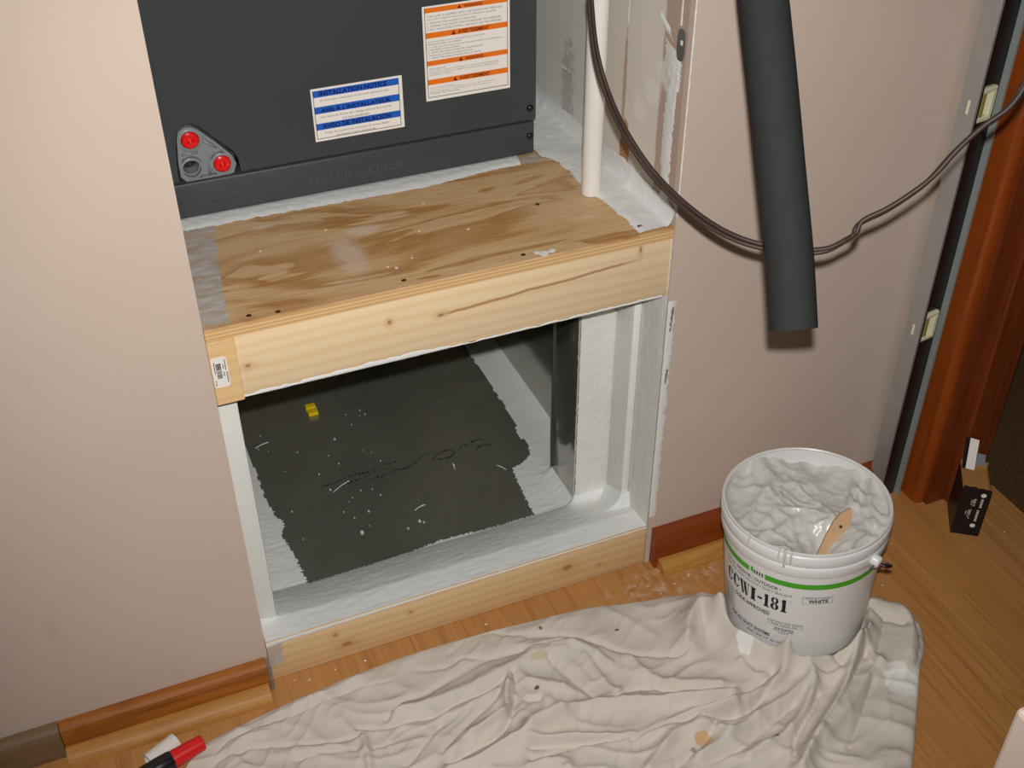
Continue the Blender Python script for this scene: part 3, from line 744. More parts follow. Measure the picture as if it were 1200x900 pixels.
for (cx_, cz_) in (c1, c2):
    cp = MB().lathe([(0.0, -0.006), (0.004, -0.006), (0.0045, 0.0012), (0.0088, 0.0022), (0.0108, 0.001), (0.0114, -0.004)], (cx_, yp, cz_), A3, 32).build('red_cap', 'red_cap', dp, smooth=True, autosmooth=35)
    mb = MB()
    for q in range(5):
        a = q*2*math.pi/5+0.3
        mb.box(cx_+0.0066*math.cos(a)-0.0008, cx_+0.0066*math.cos(a)+0.0008, yp-0.0036, yp-0.001, cz_+0.0066*math.sin(a)-0.0014, cz_+0.0066*math.sin(a)+0.0014, bev=0.0004)
    mb.build('cap_rib', 'red_cap', dp)
MB().lathe([(0.0115, 0), (0.0, 0.0)], (c3[0], yp+0.030, c3[1]), A3, 32).build('port_bottom', 'dark', dp)
for (a, b, w_) in (((0.0655, 0.7175), (0.084, 0.7045), 0.002), ((0.070, 0.668), (0.0745, 0.690), 0.002), ((0.038, 0.7015), (0.060, 0.7015), 0.0015)):
    MB().tube([(a[0], yp+0.004, a[1]), ((a[0]+b[0])/2, yp+0.003, (a[1]+b[1])/2), (b[0], yp+0.004, b[1])], w_, 8).build('rib', 'grey_plastic', dp, smooth=True)

# notice stickers
def sticker(x0, x1, z0, z1, name):
    return MB().box(x0, x1, D-0.0005, D-0.00005, z0, z1).build(name, 'paper', fu)
y1_, y2_, y3_ = D-0.00065, D-0.0008, D-0.0009
def band(parent, mat, x0, x1, z0, z1, y=y1_): return MB().box(x0, x1, y, D-0.0004, z0, z1).build('colour_band', mat, parent)
def frame(parent, x0, x1, z0, z1, t=0.0007):
    MB().box(x0, x0+t, y1_, D-0.0004, z0, z1).box(x1-t, x1, y1_, D-0.0004, z0, z1).box(x0+t, x1-t, y1_, D-0.0004, z0, z0+t).build('printed_border', 'ink', parent)
X0s, X1s, Z0s, Z1s = 0.211, 0.334, 0.6915, 0.764
s1 = sticker(X0s, X1s, Z0s, Z1s, 'installation_notice'); s1['label'] = 'white notice sticker with three blue bands'
H_ = Z1s-Z0s
zz = lambda f: Z1s-f*H_
frame(s1, X0s+0.0025, X1s-0.0045, zz(0.955), zz(0.04))
tb = MB(); tg = MB()
for (fa, fb, head, xa, xb, lines_) in ((0.04, 0.165, 'INSTALLATION NOTICE', 0.222, 0.313, [('All drain pan connections to be hand tightened only.', 0.222, 0.315)]),
                                 (0.345, 0.475, "AVIS À L'INSTALLATEUR", 0.222, 0.317, [('Les raccords du bac de vidange doivent être serrés', 0.221, 0.317), ('à la main seulement.', 0.250, 0.287)]),
                                 (0.66, 0.785, 'AVISO DE INSTALACION', 0.222, 0.316, [('Todas las conexiones del panel de drene deben', 0.224, 0.313), ('apretarse a mano solamente.', 0.240, 0.294)])):
    band(s1, 'blue', X0s+0.0025, X1s-0.0045, zz(fb), zz(fa))
    tb = MB(); text_on(tb, head, xa, xb, zz(fb-0.015), zz(fa+0.02), mfz(y2_), 0.03); tb.build('heading_lettering', 'navy', s1)
    for q, (t, a, b) in enumerate(lines_):
        tg = MB(); text_on(tg, t, a, b, zz(fb+0.095+0.07*q), zz(fb+0.045+0.07*q), mfz(y2_)); tg.build('small_lettering', 'grey_ink', s1)
X0s, X1s, Z0s, Z1s = 0.3665, 0.488, 0.7215, 0.849
s2 = sticker(X0s, X1s, Z0s, Z1s, 'warning_notice'); s2['label'] = 'white warning sticker with four orange bands'
H_ = Z1s-Z0s
frame(s2, X0s+0.003, X1s-0.003, zz(0.965), zz(0.018))
tb = MB(); tg = MB()
para = [('WARNING', 0.018, 0.068, ['THIS COIL IS SHIPPED WITH 150 PSI DRY AIR PRESSURE', 'FOLLOW THESE INSTRUCTIONS TO PREVENT INJURIES:', '1. REMOVE THE ACCESS FITTING CAP', '2. DEPRESS THE VALVE STEM TO RELEASE THE PRESSURE', '3. PUT THE ACCESS FITTING CAP BACK ON THE ASSEMBLY']),
        ('AVERTISSEMENT', 0.272, 0.33, ["CET ÉVAPORATEUR CONTIENT DE L'AIR SOUS", 'PRESSION DE 150 LB/PO2', 'SUIVRE LES INSTRUCTIONS POUR ÉVITER LES BLESSURES:', '1. RETIRER LE BOUCHON', '2. APPUYER SUR LA TIGE DE VALVE POUR', '   DÉPRESSURISER LE SERPENTIN', '3. REMETTRE LE BOUCHON SUR LA VALVE']),
        ('WARNING', 0.567, 0.62, ['REFRIGERANT', 'CONTAINS LIQUID REFRIGERANT AND SYSTEM PRESSURE', 'FAILURE TO FOLLOW SAFETY RULES COULD RESULT IN', 'PERSONAL INJURY']),
        ('AVERTISSEMENT', 0.768, 0.825, ['AGENT FRIGORIGÈNE', 'CONTIENT DU RÉFRIGÉRANT LIQUIDE SOUS PRESSION', 'LE NON RESPECT DES RÈGLES DE SÉCURITÉ PEUT', 'CAUSER DES BLESSURES'])]
for i, (head, fa, fb, lines_) in enumerate(para):
    band(s2, 'orange', X0s+0.003, X1s-0.003, zz(fb), zz(fa))
    hw = 0.026 if head == 'WARNING' else 0.044
    xc = 0.4325
    tb = MB(); text_on(tb, head, xc-hw/2+0.004, xc+hw/2+0.004, zz(fb-0.008), zz(fa+0.010), mfz(y2_), 0.03)
    xt = xc-hw/2-0.002
    tb.build('heading_lettering', 'brown_ink', s2); tb = MB()
    tb.add([(xt-0.003, y2_, zz(fb-0.006)), (xt+0.003, y2_, zz(fb-0.006)), (xt, y2_, zz(fa+0.006))], [(0, 1, 2)]); tb.build('warning_triangle', 'brown_ink', s2)
    end = para[i+1][1] if i < 3 else 0.965
    stp = (end-fb-0.035)/max(len(lines_), 5 if i != 1 else 7)
    for q, t in enumerate(lines_):
        z1_ = zz(fb+0.028+stp*q)
        tg = MB(); text_on(tg, t, X0s+0.006, X0s+0.006+min(0.108, 0.0021*len(t)), z1_-stp*0.6*H_, z1_, mfz(y2_)); tg.build('small_lettering', 'grey_ink', s2)

# ---------------------------------------------------------------- pipe, hose, cable
MB().tube([(0.5485, 0.127, ZP+0.0012), (0.5485, 0.127, 1.7)], 0.0133, 32).build('pvc_pipe', 'pvc', smooth=True, autosmooth=40, label='white PVC pipe standing upright on the plywood shelf', cat='pipe')
hp = spline([(0.519, -0.379, 0.717), (0.528, -0.343, 0.777), (0.532, -0.305, 0.849), (0.5345, -0.266, 0.929), (0.538, -0.230, 0.995), (0.543, -0.19, 1.07), (0.54, -0.10, 1.2), (0.50, 0.08, 1.38), (0.47, 0.17, 1.44), (0.44, 0.236, 1.465)], 6)
ho = thing('pipe_insulation', hp[0], 'black foam rubber pipe insulation tube hanging in front of the wall', 'tube')
mb = MB().tube(hp, 0.0232, 40, cap=False)
mb.build('sleeve', 'foam', ho, smooth=True)
mb = MB().tube(hp[:12], 0.0118, 28, cap=False)
mb.build('bore', 'foam_in', ho, smooth=True)
t0 = (hp[1]-hp[0]).normalized(); u_ = t0.cross(Vector((0, 0, 1))).normalized(); w_ = t0.cross(u_)
mb = MB(); ks = 40
mb.add([hp[0]+r_*(math.cos(2*math.pi*i/ks)*u_+math.sin(2*math.pi*i/ks)*w_) for r_ in (0.0232, 0.0118) for i in range(ks)], [(i, (i+1) % ks, ks+(i+1) % ks, ks+i) for i in range(ks)])
mb.build('cut_end', 'foam_in', ho)

wp = [(0.42, D-0.012, 1.25), (0.49, 0.13, 1.07), (0.492, 0.044, 0.945), (0.487, 0.027, 0.916), (0.479, -0.007, 0.871), (0.480, -0.039, 0.832), (0.485, -0.082, 0.798), (0.500, -0.129, 0.765), (0.523, -0.186, 0.741), (0.550, -0.231, 0.730), (0.588, -0.264, 0.727), (0.616, -0.285, 0.732), (0.633, -0.295, 0.745), (0.6385, -0.3015, 0.755), (0.646, -0.299, 0.766), (0.669, -0.308, 0.781), (0.695, -0.316, 0.802), (0.708, -0.321, 0.818), (0.726, -0.323, 0.841), (0.748, -0.327, 0.864), (0.768, -0.334, 0.883), (0.782, -0.334, 0.906), (0.795, -0.328, 0.94), (0.86, -0.25, 1.08), (1.0, -0.05, 1.3), (1.05, -0.02, 1.36)]
wq = spline(wp, 6)
ca = thing('cable', wq[0], 'twin brown low voltage cable drooping behind the black foam tube', 'cable')
for s_ in (-1, 1):
    off = Vector((0.0013, -0.0009, 0.0022))*s_
    MB().tube([p+off for p in wq], [0.0022+0.0009*i/len(wq) for i in range(len(wq))], 10).build('strand', 'cable', ca, smooth=True)

# ---------------------------------------------------------------- spirit level standing in the corner
lv = thing('spirit_level', (1.057, -0.02, 0.0), 'long aluminium spirit level with black web standing against the wall corner', 'level')
RL = Vector((1.026, -0.011, 0)); ex = Vector((0.058, 0.0105, 0)).normalized(); ey = Vector((ex.y, -ex.x, 0))   # ex across the web, ey towards the room
LM = Matrix(((ex.x, ey.x, 0, RL.x), (ex.y, ey.y, 0, RL.y), (0, 0, 1, 0), (0, 0, 0, 1)))
LW, LT, LH = 0.057, 0.0275, 1.22
vz = (0.357, 0.716)
# left rail with vial slots cut through (built as segments around the slots)
cuts = [(v-0.011, v+0.011) for v in vz]
mb = MB(); za = 0.001
for a, b in cuts+[(LH, LH)]:
    mb.box(0, 0.004, 0, LT, za, a, mat=LM); za = b
for a, b in cuts:
    mb.box(0, 0.004, 0, 0.010, a, b, mat=LM); mb.box(0, 0.004, 0.0165, LT, a, b, mat=LM)
mb.build('rail', 'alu', lv)
MB().box(LW-0.004, LW, 0, LT, 0.001, LH, mat=LM).build('rail', 'alu_teal', lv)
mb = MB(); za = 0.001
for v in vz: mb.box(0.004, LW-0.004, 0.009, 0.0175, za, v-0.025, mat=LM); za = v+0.025
mb.box(0.004, LW-0.004, 0.009, 0.0175, za, LH, mat=LM)
for v in vz: mb.box(0.044, LW-0.004, 0.009, 0.0175, v-0.025, v+0.025, mat=LM)
mb.build('web', 'black_gloss', lv)
MB().box(0.0042, 0.0075, 0.0178, LT, 0.001, LH, mat=LM).build('lip', 'black_gloss', lv)
for v in vz:
    mb = MB()
    mb.box(0.008, 0.044, 0.006, 0.023, v+0.017, v+0.0245, bev=0.002, mat=LM); mb.box(0.008, 0.044, 0.006, 0.023, v-0.0245, v-0.017, bev=0.002, mat=LM)
    mb.box(0.036, 0.0438, 0.006, 0.023, v-0.017, v+0.017, bev=0.001, mat=LM); mb.box(0.0044, 0.010, 0.006, 0.022, v-0.017, v+0.017, mat=LM)
    vh = mb.build('vial_holder', 'cream', lv)
    a = LM @ Vector((0.022, 0.0135, v-0.017)); b = LM @ Vector((0.022, 0.0135, v+0.017))
    MB().tube([a, b], 0.0085, 20).build('vial', 'vial', vh, smooth=True, autosmooth=40)

# ---------------------------------------------------------------- pail of mastic
PB = Vector((0.7668, -0.1834, 0.0085))
ax = Vector((-0.0267, 0.053, 1)).normalized()
e1 = Vector((0, 1, 0)).cross(ax).normalized(); e2 = ax.cross(e1)
AX = (e1, e2, ax)
pa = thing('mastic_pail', PB, 'open white plastic pail of white duct sealant with green stripe', 'pail')
def pr(z): return 0.103+(0.1145-0.103)*z/0.18
def pcone(deg, z, off=0.0):
    a = math.radians(deg); r_ = pr(z)+off
    return PB+e1*(r_*math.cos(a))+e2*(r_*math.sin(a))+ax*z
H = 0.2215
MB().lathe([(0, 0.0), (0.100, 0.0), (0.1025, 0.002), (pr(0.01), 0.01), (pr(0.178), 0.178), (0.1140, 0.20), (0.1155, H-0.001), (0.1140, H-0.001), (0.1115, 0.19), (0.100, 0.004), (0, 0.004)], PB, AX, 96).build('body', 'pail', pa, smooth=True, autosmooth=50)
MB().lathe([(0.1148, 0.1790), (0.1175, 0.1788), (0.1182, 0.180), (0.1186, 0.1925), (0.1178, 0.1955), (0.1162, 0.1965), (0.1162, 0.1985), (0.1188, 0.2000), (0.1196, 0.2020), (0.1200, 0.2150), (0.1188, 0.2170), (0.1176, 0.2178), (0.1182, 0.2200), (0.1178, H+0.0012), (0.1160, H+0.0016), (0.1148, H)], PB, AX, 96).build('rim', 'pail', pa, smooth=True, autosmooth=60)
def strip(a0, a1, z0, z1, off, name, mat, parent, nseg=40):
    mb = MB()
    vs = [pcone(a0+(a1-a0)*i/nseg, z, off) for z in (z0, z1) for i in range(nseg+1)]
    k = nseg+1
    mb.add(vs, [(i, i+1, k+i+1, k+i) for i in range(nseg)])
    return mb.build(name, mat, parent, smooth=True)
strip(150, 195.5, 0.1537, 0.1637, 0.0004, 'green_stripe', 'green', pa)
strip(209, 330, 0.1537, 0.1637, 0.0004, 'green_stripe', 'green', pa)
def ptext(mb, body, a0, a1, z0, z1, bold=0.0, off=0.0006, sp=1.0):
    v, f = text_geo(body, bold, sp)
    MB().add([pcone(a0+(a1-a0)*p[0], z0+(z1-z0)*p[1], off) for p in v], f).build('small_lettering', 'ink', pa)
# heavy stencil capitals: CCWI-181
def q4(mb, pts): mb.append((pts, [tuple(range(len(pts)))]))
def glyph(ch):
    g = []
    R = lambda x0, x1, y0, y1: q4(g, [(x0, y0), (x1, y0), (x1, y1), (x0, y1)])
    def arc(cx, cy, ro, so, ri, si, a0, a1, k=12):
        A = np.linspace(math.radians(a0), math.radians(a1), k+1)
        vs = [(cx+ro*math.cos(a), cy+so*math.sin(a)) for a in A]+[(cx+ri*math.cos(a), cy+si*math.sin(a)) for a in A]
        g.append((vs, [(i, i+1, k+2+i, k+1+i) for i in range(k)]))
    if ch == 'C':
        arc(0.5, 0.5, 0.5, 0.5, 0.16, 0.42, 97, 263); arc(0.5, 0.5, 0.48, 0.5, 0.34, 0.38, 30, 83, 8); arc(0.5, 0.5, 0.48, 0.5, 0.34, 0.38, 277, 330, 8); R(0.80, 0.96, 0.62, 0.86)
    elif ch == 'W':
        for s_ in (0.0, 0.40):
            q4(g, [(-0.02+s_, 1), (0.26+s_, 1), (0.42+s_, 0), (0.24+s_, 0)])
            q4(g, [(0.40+s_, 0.0), (0.44+s_, 0.0), (0.58+s_, 1), (0.52+s_, 1)])
            R(-0.04+s_, 0.30+s_, 0.93, 1.0)
        R(0.84, 1.06, 0.93, 1.0)
    elif ch == 'I': R(0.22, 0.78, 0.0, 1.0); R(0.08, 0.92, 0, 0.09); R(0.08, 0.92, 0.91, 1.0)
    elif ch == '1': R(0.28, 0.78, 0.0, 1.0); R(0.10, 0.98, 0, 0.09); q4(g, [(0.08, 0.78), (0.34, 0.80), (0.34, 0.92), (0.30, 0.92)])
    elif ch == '-': R(0.05, 0.95, 0.40, 0.56)
    elif ch == '8':
        for (cy, sy, ro) in ((0.74, 0.26, 0.42), (0.255, 0.26, 0.47)):
            arc(0.5, cy, ro, sy, 0.15, sy*0.62, 98, 262); arc(0.5, cy, ro, sy, 0.15, sy*0.62, -82, 82)
    return g
mb = MB(); a = 170.0
for ch, w_ in (('C', 8.2), ('C', 8.2), ('W', 9.8), ('I', 6.2), ('-', 4.6), ('1', 5.4), ('8', 7.0), ('1', 5.6)):
    for vs, fs in glyph(ch):
        vv = []; 
        mb.add([pcone(a+p[0]*w_*0.93, 0.1005+0.0255*p[1], 0.0006) for p in vs], fs)
    a += w_+0.35
mb.build('product_lettering', 'ink', pa)
mb = MB()
ptext(mb, 'IIIIII IIIII', 170, 181, 0.1415, 0.1460)
ptext(mb, 'INDOOR / OUTDOOR •', 183, 221.5, 0.1415, 0.1478, 0.012)
ptext(mb, 'IIIIIII IIIIII', 170, 182, 0.1335, 0.1370)
ptext(mb, 'HIGH VELOCITY DUCT SEALANT', 184, 230, 0.1335, 0.1380)
ptext(mb, 'CODE APPROVED', 181, 214.5, 0.0845, 0.0920, 0.02)
ptext(mb, 'FOR ALL DUCT SYSTEMS', 177, 216, 0.0405, 0.0475, 0.02)
ptext(mb, 'IIIIII IIIII IT IS IIIII', 196, 227, 0.0320, 0.0362)
ptext(mb, 'TM', 228.2, 230.2, 0.1230, 0.1258)
ptext(mb, 'PRODUCT COLOR', 238.8, 257, 0.1345, 0.1372, 0.01)
ptext(mb, 'WHITE', 241.2, 255.5, 0.1262, 0.1332, 0.03)
ptext(mb, 'IIII', 200, 207.5, 0.1570, 0.1625, 0.02)
ptext(mb, 'IIIIIIIIIII', 219.5, 233.5, 0.0625, 0.0655, 0.02)
ptext(mb, 'IIIII IIII IIIII', 218.5, 233.8, 0.0585, 0.0612, 0.01)
ptext(mb, 'I.I.I.I', 223, 229.5, 0.0545, 0.0572, 0.02)
ptext(mb, 'IIII IIIIIII IIIIII IIIIIIII', 215, 238.5, 0.0748, 0.0772)
ptext(mb, 'IIIII IIIIIII IIII', 217, 236, 0.0708, 0.0732)
def outline(a0, a1, z0, z1, t=0.0005):
    mb = MB(); da = math.degrees(t/0.11)
    def rect(a, b, c_, d):
        k = 12
        vs = [pcone(a+(b-a)*i/k, z, 0.0006) for z in (c_, d) for i in range(k+1)]
        mb.add(vs, [(i, i+1, k+2+i, k+1+i) for i in range(k)])
    rect(a0, a1, z0, z0+t); rect(a0, a1, z1-t, z1); rect(a0, a0+da, z0, z1); rect(a1-da, a1, z0, z1)
    return mb.build('printed_box', 'ink', pa)
outline(237, 258.5, 0.1248, 0.1385); outline(213.5, 240, 0.0695, 0.0785); outline(158, 180, 0.05, 0.092)
strip(198.5, 208.3, 0.1550, 0.1563, 0.0005, 'green_stripe', 'green', pa, 8); strip(197, 199.3, 0.1565, 0.1655, 0.0005, 'green_stripe', 'green', pa, 4)
mb = MB()
for q in range(6): ptext(mb, 'III IIIIII IIII', 161, 178, 0.054+0.006*q, 0.0575+0.006*q)
# mastic filling: polar height field with swirled lumps, thick smear up the far wall
mb = MB(); nr, na = 46, 128; vs = []
def fillz(x, y):
    w1 = mnoise.noise(Vector((x*11, y*11, 4.0))); w2 = mnoise.noise(Vector((x*11+7, y*11, 9.0)))
    z = 0.1995+0.009*mnoise.noise(Vector((x*13+2.1, y*13, 0.3)))
    z += 0.010*(1-abs(mnoise.noise(Vector((x*15+w1*1.6, y*24+w2*1.6, 7.7)))))**4
    z += 0.006*(1-abs(mnoise.noise(Vector((x*30+w2*2.2, y*22-w1*2.2, 12.7)))))**5
    z += 0.0030*(1-abs(mnoise.noise(Vector((x*62+w1*2, y*50, 2.7)))))**3
    z += 0.0012*mnoise.noise(Vector((x*150, y*150, 1.0)))
    d = math.hypot(x+0.014, y+0.058); d2 = math.hypot(x+0.034, y+0.078)
    return z-0.004-0.024*math.exp(-(d/0.024)**2)-0.016*math.exp(-(d2/0.022)**2)-0.008*math.exp(-(math.hypot(x-0.062, y-0.070)/0.035)**2)
for i in range(nr+1):
    f_ = i/nr
    for k in range(na):
        a = 2*math.pi*k/na; r_ = 0.1136*f_
        x, y = r_*math.cos(a), r_*math.sin(a)
        z = fillz(x, y)+0.012*max(0, (f_-0.8)/0.2)**2*(0.6+0.6*vn(a*3, 2.2))*(1-math.exp(-((a-0.85)/0.45)**2))
        vs.append(PB+e1*x+e2*y+ax*min(z, 0.2170))
mb.add(vs, [(i*na+k, i*na+(k+1) % na, (i+1)*na+(k+1) % na, (i+1)*na+k) for i in range(nr) for k in range(na)])
mb.build('sealant_fill', 'mastic_wet', pa, smooth=True)
# drips over the lip
for (dg, w_, zl) in ((222, 0.004, 0.196), (226, 0.003, 0.204), (218, 0.002, 0.207), (196, 0.003, 0.212)):
    P = [PB+(e1*math.cos(math.radians(dg))+e2*math.sin(math.radians(dg)))*r_+ax*z for r_, z in ((0.1130, 0.212), (0.1162, H+0.002), (0.1192, H-0.002), (0.1204, 0.212), (0.1200, zl))]
    MB().tube(spline(P, 4), [w_*0.5]*13+[w_*0.35]*4, 8).build('drip', 'mastic_wet', pa, smooth=True)
# ear and hook of the bail on the right
ea = math.radians(288)
dirv = e1*math.cos(ea)+e2*math.sin(ea); tanv = -e1*math.sin(ea)+e2*math.cos(ea)
pe = PB+dirv*0.1165+ax*0.186
MB().lathe([(0.0, 0.012), (0.006, 0.012), (0.008, 0.010), (0.0095, -0.003)], pe, (tanv, ax, dirv), 20).build('ear', 'pail', pa, smooth=True)
MB().tube(spline([pe+dirv*0.004-ax*0.004-tanv*0.006, pe+dirv*0.013-ax*0.003, pe+dirv*0.020+tanv*0.004-ax*0.004, pe+dirv*0.021+tanv*0.013-ax*0.008], 5), 0.0024, 10).build('bail_hook', 'steel', pa, smooth=True)
MB().tube([pe+dirv*0.005-ax*0.007-tanv*0.012, pe+dirv*0.012-ax*0.006, pe+dirv*0.019-ax*0.003+tanv*0.010], 0.0017, 10).build('bail_hook', 'galv', pa, smooth=True)

# brush handle sticking out of the sealant
bh = thing('paint_brush', (0.755, -0.237, 0.175), 'bare wooden brush handle sticking out of the white sealant', 'brush')
B0 = Vector((0.7345, -0.2460, 0.168)); B1 = Vector((0.803, -0.216, 0.235))
tv = (B1-B0).normalized(); sv = tv.cross(-fw).normalized(); nv_ = sv.cross(tv).normalized()
L_ = (B1-B0).length
prof = [(0.0, 0.0080), (0.25, 0.0090), (0.5, 0.0112), (0.70, 0.0120), (0.84, 0.0095), (0.94, 0.005), (1.0, 0.0008)]
outl = [(t*L_, w_) for t, w_ in prof]+[(t*L_, -w_) for t, w_ in prof[::-1]]
MB().prism(outl, lambda a, b, d: B0+tv*a+sv*b+nv_*d, -0.0035, 0.0035).build('handle', 'brush', bh)
hc = B0+tv*(L_*0.70)
MB().lathe([(0.0024, 0.0), (0.0024, 0.0006), (0, 0.0006)], hc+nv_*0.0034, (tv, sv, nv_), 16).build('hang_hole', 'screw', bh)

# ---------------------------------------------------------------- drop cloth
RIDGES = [
    (-2, 4, (-0.104, -0.103), (-0.088, -0.090), (-0.048, -0.081), (0.038, -0.075), (0.097, -0.068), (0.159, -0.074)),
    (3, 10, (-0.088, -0.079), (-0.013, -0.065), (0.089, -0.053), (0.135, -0.046)),
    (-5, 6, (-0.109, -0.116), (-0.096, -0.108), (-0.071, -0.109), (-0.048, -0.109), (0.040, -0.139), (0.087, -0.145)),
    (6, 9, (-0.081, -0.104), (-0.060, -0.092), (-0.031, -0.092)),
    (9, 7, (0.092, -0.151), (0.090, -0.177), (0.085, -0.204)),
    (6, 8, (-0.080, -0.113), (-0.067, -0.136), (-0.057, -0.155)),
    (-5, 6, (0.098, -0.174), (0.127, -0.174)),
    (-5, 7, (-0.001, -0.150), (0.040, -0.155), (0.078, -0.166)),
    (5, 14, (-0.029, -0.132), (0.016, -0.142), (0.060, -0.154)),
    (-4, 5, (0.252, -0.060), (0.282, -0.042), (0.310, -0.042), (0.330, -0.046), (0.348, -0.062), (0.402, -0.081)),
    (-4, 5, (0.199, -0.068), (0.238, -0.081), (0.265, -0.073), (0.295, -0.086)),
    (-6, 8, (0.132, -0.134), (0.160, -0.114), (0.194, -0.114), (0.242, -0.102), (0.288, -0.091), (0.341, -0.094), (0.416, -0.104)),
    (9, 16, (0.147, -0.131), (0.202, -0.133), (0.261, -0.129), (0.318, -0.120), (0.358, -0.110), (0.409, -0.120)),
    (-7, 6, (0.090, -0.133), (0.124, -0.148), (0.160, -0.149), (0.194, -0.156), (0.231, -0.146), (0.279, -0.143), (0.321, -0.127)),
    (14, 7, (0.316, -0.133), (0.300, -0.163), (0.287, -0.192), (0.261, -0.202), (0.230, -0.209)),
    (-8, 7, (0.326, -0.129), (0.320, -0.164), (0.327, -0.181), (0.344, -0.184)),
    (7, 9, (0.331, -0.132), (0.347, -0.157), (0.380, -0.182)),
    (-9, 6, (0.311, -0.171), (0.295, -0.196), (0.265, -0.221), (0.222, -0.229), (0.187, -0.237)),
    (-6, 7, (0.132, -0.217), (0.174, -0.189), (0.196, -0.174)),
    (-7, 6, (0.183, -0.216), (0.227, -0.188), (0.275, -0.166), (0.312, -0.135)),
    (8, 9, (0.199, -0.220), (0.239, -0.200), (0.282, -0.194)),
    (16, 14, (0.183, -0.249), (0.226, -0.248), (0.280, -0.238), (0.359, -0.227)),
    (8, 9, (0.363, -0.100), (0.416, -0.110), (0.444, -0.134), (0.459, -0.169)),
    (-6, 7, (0.373, -0.075), (0.426, -0.095), (0.452, -0.117), (0.491, -0.158), (0.532, -0.181), (0.567, -0.196), (0.587, -0.186)),
    (26, 22, (0.581, -0.186), (0.596, -0.159), (0.628, -0.134), (0.644, -0.153)),
    (-7, 7, (0.384, -0.125), (0.397, -0.166), (0.414, -0.215)),
    (8, 9, (0.433, -0.142), (0.440, -0.200), (0.450, -0.219)),
    (15, 13, (0.308, -0.225), (0.371, -0.221), (0.427, -0.233), (0.507, -0.261), (0.598, -0.287)),
    (-6, 6, (0.440, -0.226), (0.477, -0.223), (0.531, -0.253), (0.605, -0.277)),
    (10, 13, (0.490, -0.171), (0.502, -0.211), (0.535, -0.241), (0.590, -0.264)),
    (14, 9, (0.299, -0.246), (0.377, -0.273), (0.443, -0.298), (0.507, -0.296), (0.585, -0.309)),
    (-11, 6, (0.296, -0.255), (0.422, -0.293), (0.431, -0.298), (0.488, -0.297), (0.538, -0.308), (0.580, -0.318)),
    (13, 12, (0.429, -0.348), (0.464, -0.328), (0.496, -0.314), (0.535, -0.323), (0.557, -0.340)),
    (-8, 7, (0.467, -0.358), (0.510, -0.345), (0.544, -0.325)),
    (-6, 6, (0.291, -0.273), (0.343, -0.275), (0.382, -0.281)),
    (7, 9, (0.283, -0.283), (0.315, -0.284), (0.334, -0.295), (0.331, -0.307)),
    (16, 18, (0.639, -0.120), (0.655, -0.140), (0.654, -0.160)),
    (18, 12, (0.698, -0.259), (0.677, -0.289), (0.641, -0.301), (0.578, -0.308), (0.530, -0.308)),
    (-8, 7, (0.539, -0.294), (0.584, -0.290), (0.627, -0.290), (0.674, -0.279)),
    (9, 9, (0.635, -0.243), (0.642, -0.270), (0.655, -0.280)),
    (-9, 6, (0.532, -0.307), (0.586, -0.323), (0.626, -0.312), (0.649, -0.295)),
    (15, 12, (0.501, -0.359), (0.572, -0.344), (0.619, -0.331), (0.665, -0.325), (0.712, -0.310)),
    (-7, 7, (0.495, -0.370), (0.558, -0.369), (0.610, -0.352), (0.661, -0.338)),
    (17, 11, (0.562, -0.385), (0.622, -0.376), (0.672, -0.354), (0.711, -0.319)),
    (-11, 6, (0.614, -0.420), (0.637, -0.385), (0.683, -0.354), (0.707, -0.335)),
    (26, 12, (0.613, -0.431), (0.666, -0.395), (0.735, -0.352), (0.810, -0.286)),
    (-10, 6, (0.679, -0.389), (0.737, -0.355), (0.815, -0.299)),
    (12, 13, (0.670, -0.405), (0.732, -0.374), (0.794, -0.335), (0.818, -0.326)),
    (-6, 7, (0.697, -0.424), (0.750, -0.383), (0.797, -0.342)),
    (-9, 6, (0.736, -0.283), (0.753, -0.292), (0.767, -0.308)),
    (10, 9, (0.716, -0.305), (0.735, -0.317), (0.755, -0.318)),
    (16, 20, (0.803, -0.249), (0.850, -0.234), (0.887, -0.224)),
    (-9, 9, (0.867, -0.233), (0.883, -0.261), (0.898, -0.280)),
    (-6, 8, (0.829, -0.309), (0.870, -0.268), (0.883, -0.256)),
    (8, 16, (0.911, -0.256), (0.905, -0.287), (0.874, -0.328)),
    (30, 17, (0.646, -0.160), (0.646, -0.180), (0.650, -0.205), (0.664, -0.236), (0.690, -0.270)),
    (26, 14, (0.716, -0.292), (0.754, -0.296), (0.800, -0.288), (0.835, -0.268)),
    (16, 12, (0.690, -0.272), (0.705, -0.284)),
]
FLAP = [(0.797, -0.253), (0.815, -0.263), (0.819, -0.285), (0.813, -0.323), (0.819, -0.334), (0.865, -0.347), (0.897, -0.318), (0.919, -0.277), (0.917, -0.242), (0.883, -0.218), (0.849, -0.230)]
def edge_at(P, n_):
    Q = spline([(a, b, 0) for a, b in P], 10)
    L = [0.0]
    for i in range(len(Q)-1): L.append(L[-1]+(Q[i+1]-Q[i]).length)
    t = np.linspace(0, L[-1], n_)
    return np.stack([np.interp(t, L, [q.x for q in Q]), np.interp(t, L, [q.y for q in Q])], 1)
nu, nv = 540, 290
back = edge_at([(-0.40, -0.33), (-0.22, -0.165), (-0.14, -0.100), (-0.105, -0.072), (-0.04, -0.058), (0.02, -0.050), (0.119, -0.039), (0.20, -0.035), (0.305, -0.038), (0.40, -0.046), (0.484, -0.056), (0.56, -0.074), (0.62, -0.086), (0.665, -0.102), (0.70, -0.125), (0.78, -0.17), (0.85, -0.205), (0.88, -0.214), (0.915, -0.228), (0.932, -0.25)], nu)
